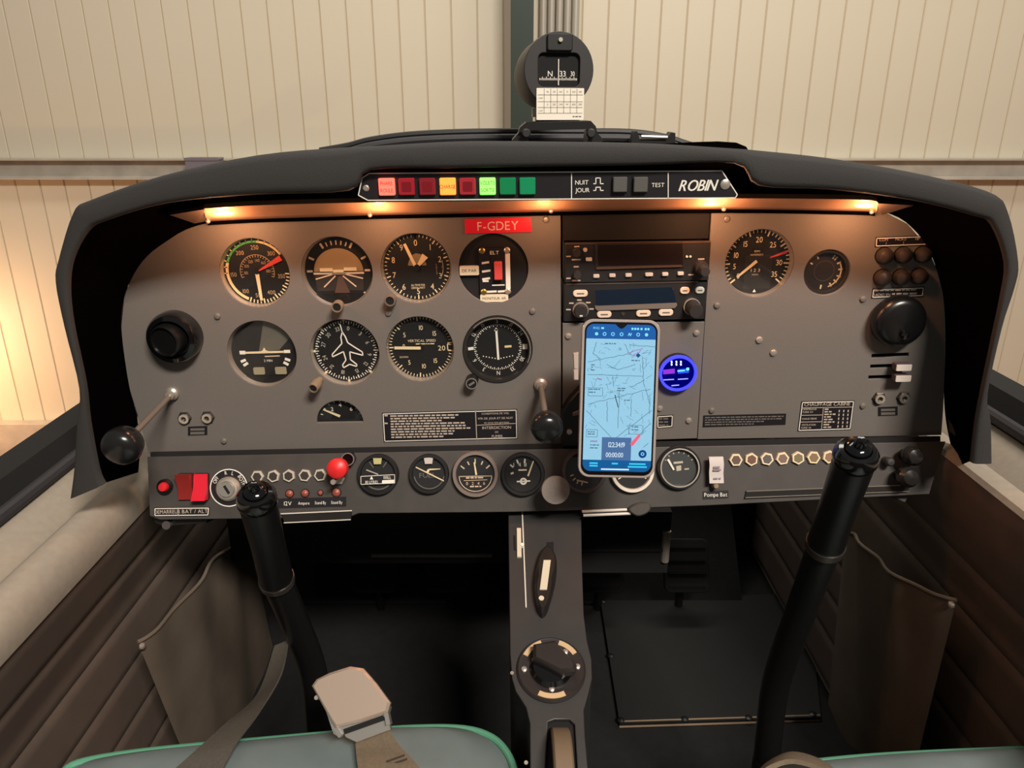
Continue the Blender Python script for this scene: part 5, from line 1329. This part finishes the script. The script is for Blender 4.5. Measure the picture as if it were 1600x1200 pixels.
# ================================================================== seats
M_SEAT = mat('seat_teal', '6c7878', .5, noise=.05, nscale=40, bump=.10)
M_PIPE = mat('green_piping', '559478', .45)
SZ = 1.172
def seat(front, x_in, label):
    fr = [onZ(x, y, SZ) for x, y in front]
    fr = crom(fr, 4)
    bk = Vector((fr[-1].x, -.05, SZ)); bl = Vector((fr[0].x, -.05, SZ))
    loop = fr + [Vector((fr[-1].x, .25, SZ)), bk, bl, Vector((fr[0].x, .25, SZ))]
    c = sum(loop, Vector()) / len(loop); g = thing('seat_cushion', Matrix.Translation((c.x, c.y, CF)), label, 'seat')
    base = Vector((c.x, c.y, CF))
    ins = lambda d, dz: [Vector((c.x + (p.x - c.x) * (1 - d / .22), c.y + (p.y - c.y) * (1 - d / .30), SZ + dz)) - base for p in loop]
    B().loft([ins(.012, -.11), ins(-.004, -.09), ins(-.006, -.04), ins(0, -.004), ins(.012, .004), ins(.05, .012), ins(.12, .016), ins(.2, .016)], True, True).o('cushion', M_SEAT, g)
    B().tube([p - base for p in fr], .0036, 10).o('piping', M_PIPE, g)
    B().loft([ins(.03, -.11), ins(.03, -.30), ins(.03, CF - SZ + .002)], True, True).o('seat_box', M_MATTE, g)
    return g, c
seat(((92, 1215), (112, 1196), (160, 1184), (250, 1172), (400, 1158), (550, 1145), (650, 1138), (725, 1139), (768, 1152), (792, 1176), (804, 1206), (806, 1240)), 0, 'grey-teal left seat cushion with green piping along its front edge')
seat(((1172, 1240), (1178, 1216), (1205, 1201), (1260, 1193), (1350, 1184), (1450, 1178), (1540, 1174), (1610, 1172), (1634, 1182), (1640, 1215)), 0, 'grey-teal right seat cushion with green piping at the lower right corner')

# ================================================================== belts
M_WEB = mat('belt_webbing', '6a5c4b', .8, noise=.10, nscale=350, bump=.3)
M_WEBG = mat('belt_grey', '4a453e', .8, noise=.10, nscale=350, bump=.3)
BK = Fr(atd(553, 1098, .70), RT * math.cos(R(14)) + UP * math.sin(R(14)), UP + FW * .42)
g = thing('belt_buckle', BK.at(553, 1098), 'shiny lift-lever belt buckle on brown webbing over the left seat', 'buckle'); f = BK.rel((553, 1098))
lid = [f(*p) for p in ((493, 1072), (500, 1062), (520, 1052), (552, 1042), (572, 1045), (592, 1068), (614, 1098), (610, 1112), (570, 1127), (530, 1136), (524, 1128))]
B().prism(lid, .006, .012, .0022).o('lift_lever', mat('buckle_steel', 'd8c2b0', .3, .6), g)
B().prism([f(*p) for p in ((502, 1080), (560, 1055), (610, 1105), (606, 1118), (530, 1150), (524, 1146))], -.006, .0055).o('housing', M_CHROME, g)
B().prism([f(*p) for p in ((533, 1136), (604, 1112), (611, 1140), (558, 1160), (541, 1152))], -.004, .002, .0008).o('tongue_frame', M_CHROME, g)
B().bar(f(540, 1143), f(602, 1121), .0045, .002, .0058).o('roller_bar', M_MATTE, g)
for a, b_ in (((528, 1138), (536, 1150)), ((606, 1112), (610, 1132))): B().bar(f(*a), f(*b_), .004, .0, .008).o('side_hook', M_CHROME, g)
B().lathe([(.002, -.001), (.002, .007)], f(498, 1090), 10).o('pivot_pin', M_STEEL, g)
def ribbon(rows, m, name, parent=None, base=Vector(), t=.0016):
    L = crom([r_[0] - base for r_ in rows], 6); Rr = crom([r_[1] - base for r_ in rows], 6)
    top = []; bot = []
    secs = []
    for i, (a, b_) in enumerate(zip(L, Rr)):
        j = min(i + 1, len(L) - 1); tdir = (L[j] - L[j - 1]).normalized(); nrm = (b_ - a).cross(tdir)
        nrm = nrm.normalized() * t if nrm.length > 1e-9 else Vector((0, 0, t))
        secs.append([a, a.lerp(b_, .5) + nrm * .3, b_, b_ - nrm, a.lerp(b_, .5) - nrm * .7, a - nrm])
    return B().loft(secs, True, True).o(name, m, parent)
rows = [(atd(556, 1146, .700), atd(606, 1134, .700)), (atd(556, 1170, .688), atd(624, 1166, .688)), (atd(560, 1205, .666), atd(655, 1200, .668)), (atd(572, 1270, .633), atd(700, 1262, .636)), (onZ(590, 1330, 1.198), onZ(740, 1320, 1.198))]
bs = BK.at(553, 1098).translation
w_ = ribbon(rows, M_WEB, 'webbing', None); w_.parent = g; w_.matrix_parent_inverse = g.matrix_basis.inverted()
st = B()
for a, b_ in (((604, 1190), (632, 1180)), ((606, 1196), (636, 1186)), ((608, 1201), (638, 1192))):
    st.tube([atd(*a, .672), atd(*b_, .672)], .0008, 6)
s_ = st.o('stitching', mat('stitch_dark', '3a3128', .8)); s_.parent = g; s_.matrix_parent_inverse = g.matrix_basis.inverted()
rows = [(atd(430, 1010, .84), atd(452, 1000, .84)), (atd(404, 1085, .79), atd(440, 1055, .79)), (atd(350, 1135, .722), atd(405, 1115, .730)), (atd(300, 1180, .684), atd(372, 1160, .693)), (atd(262, 1215, .664), atd(342, 1215, .664)), (atd(200, 1290, .618), atd(300, 1290, .618))]
tag(ribbon(rows, M_WEBG, 'belt_strap'), 'grey-brown seat belt strap lying across the left end of the seat', 'belt')
rows = [(atd(1180, 1216, .664), atd(1180, 1217, .648)), (atd(1196, 1192, .676), atd(1200, 1197, .655)), (atd(1238, 1174, .680), atd(1238, 1186, .658)), (atd(1290, 1190, .676), atd(1286, 1200, .655)), (atd(1320, 1222, .660), atd(1310, 1226, .646))]
tag(ribbon(rows, M_WEB, 'belt_strap', t=.004), 'brown belt loop rising over the front edge of the right seat', 'belt')

# ================================================================== map pockets on the side walls
def pocket(sg, pts_top, pts_bot, label, pole=None):
    X = sideX(sg, .468)
    tp_ = crom([onX(x, y, X) for x, y in pts_top], 6); bt = crom([onX(x, y, X) for x, y in pts_bot], 6)
    c = sum(tp_, Vector()) / len(tp_)
    g = thing('map_pocket', Matrix.Translation(c), label, 'pocket'); n = len(tp_); secs = []
    for i in range(n):
        col_ = []
        for j in range(13):
            t = j / 12; p = tp_[i].lerp(bt[i], t)
            u = i / (n - 1)
            belly = .018 * math.sin(math.pi * min(1, u * 1.02)) ** .7 * (1 - t) ** .6 + .006
            fold = .0045 * math.sin(u * 21 + t * 3.0) * (1 - t * .6) * math.sin(math.pi * u)
            p.x -= sg * (belly + fold); col_.append(p - c)
        secs.append(col_)
    B().loft(secs, False).o('cloth', M_POCK, g, ang=80)
    B().tube([s_[0] for s_ in secs], .0024, 8).o('hem', M_POCK, g)
    B().lathe([(.004, 0), (.004, .003), (.002, .0045)], n=14).o('snap', M_STEEL, g, Matrix.Translation(secs[0][0] + Vector((-sg * .003, 0, -.006))) @ Matrix.Rotation(R(-sg * 90), 4, 'Y'))
pocket(-1, ((207, 1003), (240, 965), (285, 905), (325, 862), (360, 850), (388, 862)), ((285, 1190), (320, 1200), (350, 1195), (385, 1170), (410, 1120), (432, 1060)), 'sagging brown cloth map pocket on the left cockpit wall')
pocket(1, ((1503, 938), (1450, 912), (1400, 875), (1360, 838), (1328, 830)), ((1440, 1190), (1405, 1200), (1370, 1190), (1330, 1160), (1300, 1100)), 'sagging brown cloth map pocket on the right cockpit wall')

# ================================================================== footwell: plate, pedals, ducts, brackets
fz = CF + .004
g = thing('floor_plate', Matrix.Translation((.2, 1.1, CF)), 'dark floor plate with bright bare edge in the right footwell', 'plate')
A0, A1, A2, A3 = onZ(968, 1134, fz), onZ(1282, 1124, fz), onZ(1262, 930, fz), onZ(938, 940, fz)
base = Vector((.2, 1.1, CF))
B().loft([[p - base for p in (A0, A1, A2, A3)], [p - base + Vector((0, 0, .005)) for p in (A0, A1, A2, A3)]], True, True).o('sheet', mat('plate_dark', '131312', .7, noise=.12, nscale=12), g)
B().loft([[A0 - base + Vector((0, -.001, -.003)), A1 - base + Vector((0, -.001, -.003)), A1 - base + Vector((0, .003, .0056)), A0 - base + Vector((0, .003, .0056))], [A0 - base + Vector((0, .002, -.003)), A1 - base + Vector((0, .002, -.003)), A1 - base + Vector((0, .005, .0056)), A0 - base + Vector((0, .005, .0056))]], True, True).o('bare_edge', mat('bare_edge', 'b79c80', .4, .5), g)
for x, y in ((970, 1126), (1070, 1124), (1170, 1122), (1270, 1116), (954, 1025), (942, 940), (1068, 934)):
    p = onZ(x, y, fz + .005) - base
    B().lathe([(.006, 0), (.006, .0015), (.003, .003)], n=12).o('bolt', M_BLACK, g, Matrix.Translation(p))
def pedal(x, Y, z, label):
    g = thing('rudder_pedal', Matrix.Translation((x, Y, CF)), label, 'pedal')
    Mx = Matrix.Translation((0, 0, z - CF)) @ Matrix.Rotation(R(62), 4, 'X')
    B().prism(rrect(0, 0, .085, .10, .012), -.006, .006, .002).o('foot_plate', M_MATTE, g, Mx)
    B().tube([(0, .03, .0), (0, .02, z - CF)], .008).o('arm', M_BLACK, g)
    for i in range(4): B().box((0, -.036 + i * .024, .007), (.07, .006, .003)).o('tread_rib', M_MATTE, g, Mx)
for x, lab in ((-.26, 'left pedal in the dark left footwell'), (-.12, 'right pedal in the dark left footwell'), (.17, 'left pedal in the dark right footwell'), (.33, 'right pedal in the dark right footwell')):
    pedal(x, 1.22, .94, 'black rudder pedal, ' + lab)
g = thing('duct_box', Matrix.Translation((-.20, 1.205, 1.16)), 'long black box under the panel above the left footwell', 'box')
B().box((0, 0, 0), (.44, .47, .10)).o('body', M_MATTE, g); B().box((.08, -.237, -.035), (.18, .004, .005)).o('bright_edge', mat('edge_dull', '8d857c', .35, .6), g)
g = thing('duct_box', Matrix.Translation((.13, 1.185, 1.17)), 'black heater box under the panel right of the console', 'box')
B().box((0, 0, 0), (.19, .51, .10)).o('body', M_MATTE, g); B().box((0, -.257, -.01), (.185, .004, .004)).o('edge_strip', mat('strip_dark', '3b3a3c', .3, .5), g)
B().tube([(.09, -.255, .02), (.09, -.255, -.03)], .006).o('hose_clip', M_STEEL, g)
g = thing('step_board', Matrix.Translation((.2, 1.10, CF)), 'sloping dark toe board ahead of the right floor plate', 'board')
B().loft([[(-.16, .16, .004), (.26, .16, .004), (.26, .30, .16), (-.16, .30, .16)], [(-.16, .17, .0), (.26, .17, .0), (.26, .31, .15), (-.16, .31, .15)]], True, True).o('board', M_CARPET, g)
g = thing('step_board', Matrix.Translation((-.2, 1.10, CF)), 'sloping dark toe board in the left footwell', 'board')
B().loft([[(-.24, .16, .004), (.15, .16, .004), (.15, .30, .16), (-.24, .30, .16)], [(-.24, .17, .0), (.15, .17, .0), (.15, .31, .15), (-.24, .31, .15)]], True, True).o('board', M_CARPET, g)
g = thing('twin_rod_latch', SUB.at(950, 800, .003), 'twin chrome rods with a grey latch under the panel right of the console', 'handle'); f = SUB.rel((950, 800))
B().tube([(*f(910, 800, .003), 0), (*f(980, 797, .003), 0)], .0017, 8).o('rod', M_EDGEW, g)
B().tube([(*f(912, 806, .003), 0), (*f(986, 803, .003), 0)], .0017, 8).o('rod', M_EDGEW, g)
q = crom([(*f(x, y, .003), 0) for x, y in ((982, 797), (988, 790), (1000, 786), (1014, 786), (1016, 795), (1008, 803), (994, 806))], 3, True)
B().prism([(p.x, p.y) for p in q], -.004, .006, .0015).o('latch', mat('latch_grey', '57534f', .45, .4), g)
g = thing('panel_bracket', SUB.at(263, 815, -.01), 'black bracket hanging under the left end of the lower panel', 'bracket'); f = SUB.rel((263, 815))
B().prism([f(238, 810), f(330, 806), f(322, 818), f(280, 822), (f(255, 824)[0], f(255, 824)[1]), f(240, 817)], -.03, -.002, .001).o('body', M_BLACK, g)
B().lathe([(.005, -.02), (.005, .004)], f(262, 820), 14).o('stud', mat('ring_dark', '5a5354', .25, .3), g)
g = thing('panel_bracket', SUB.at(1400, 775, -.01), 'dull metal bracket hanging under the right end of the lower panel', 'bracket'); f = SUB.rel((1400, 775))
B().prism([f(1375, 774), f(1425, 772), f(1418, 786), f(1400, 779), f(1382, 780)], -.03, -.004, .001).o('body', mat('latch_grey', '57534f', .45, .4), g)
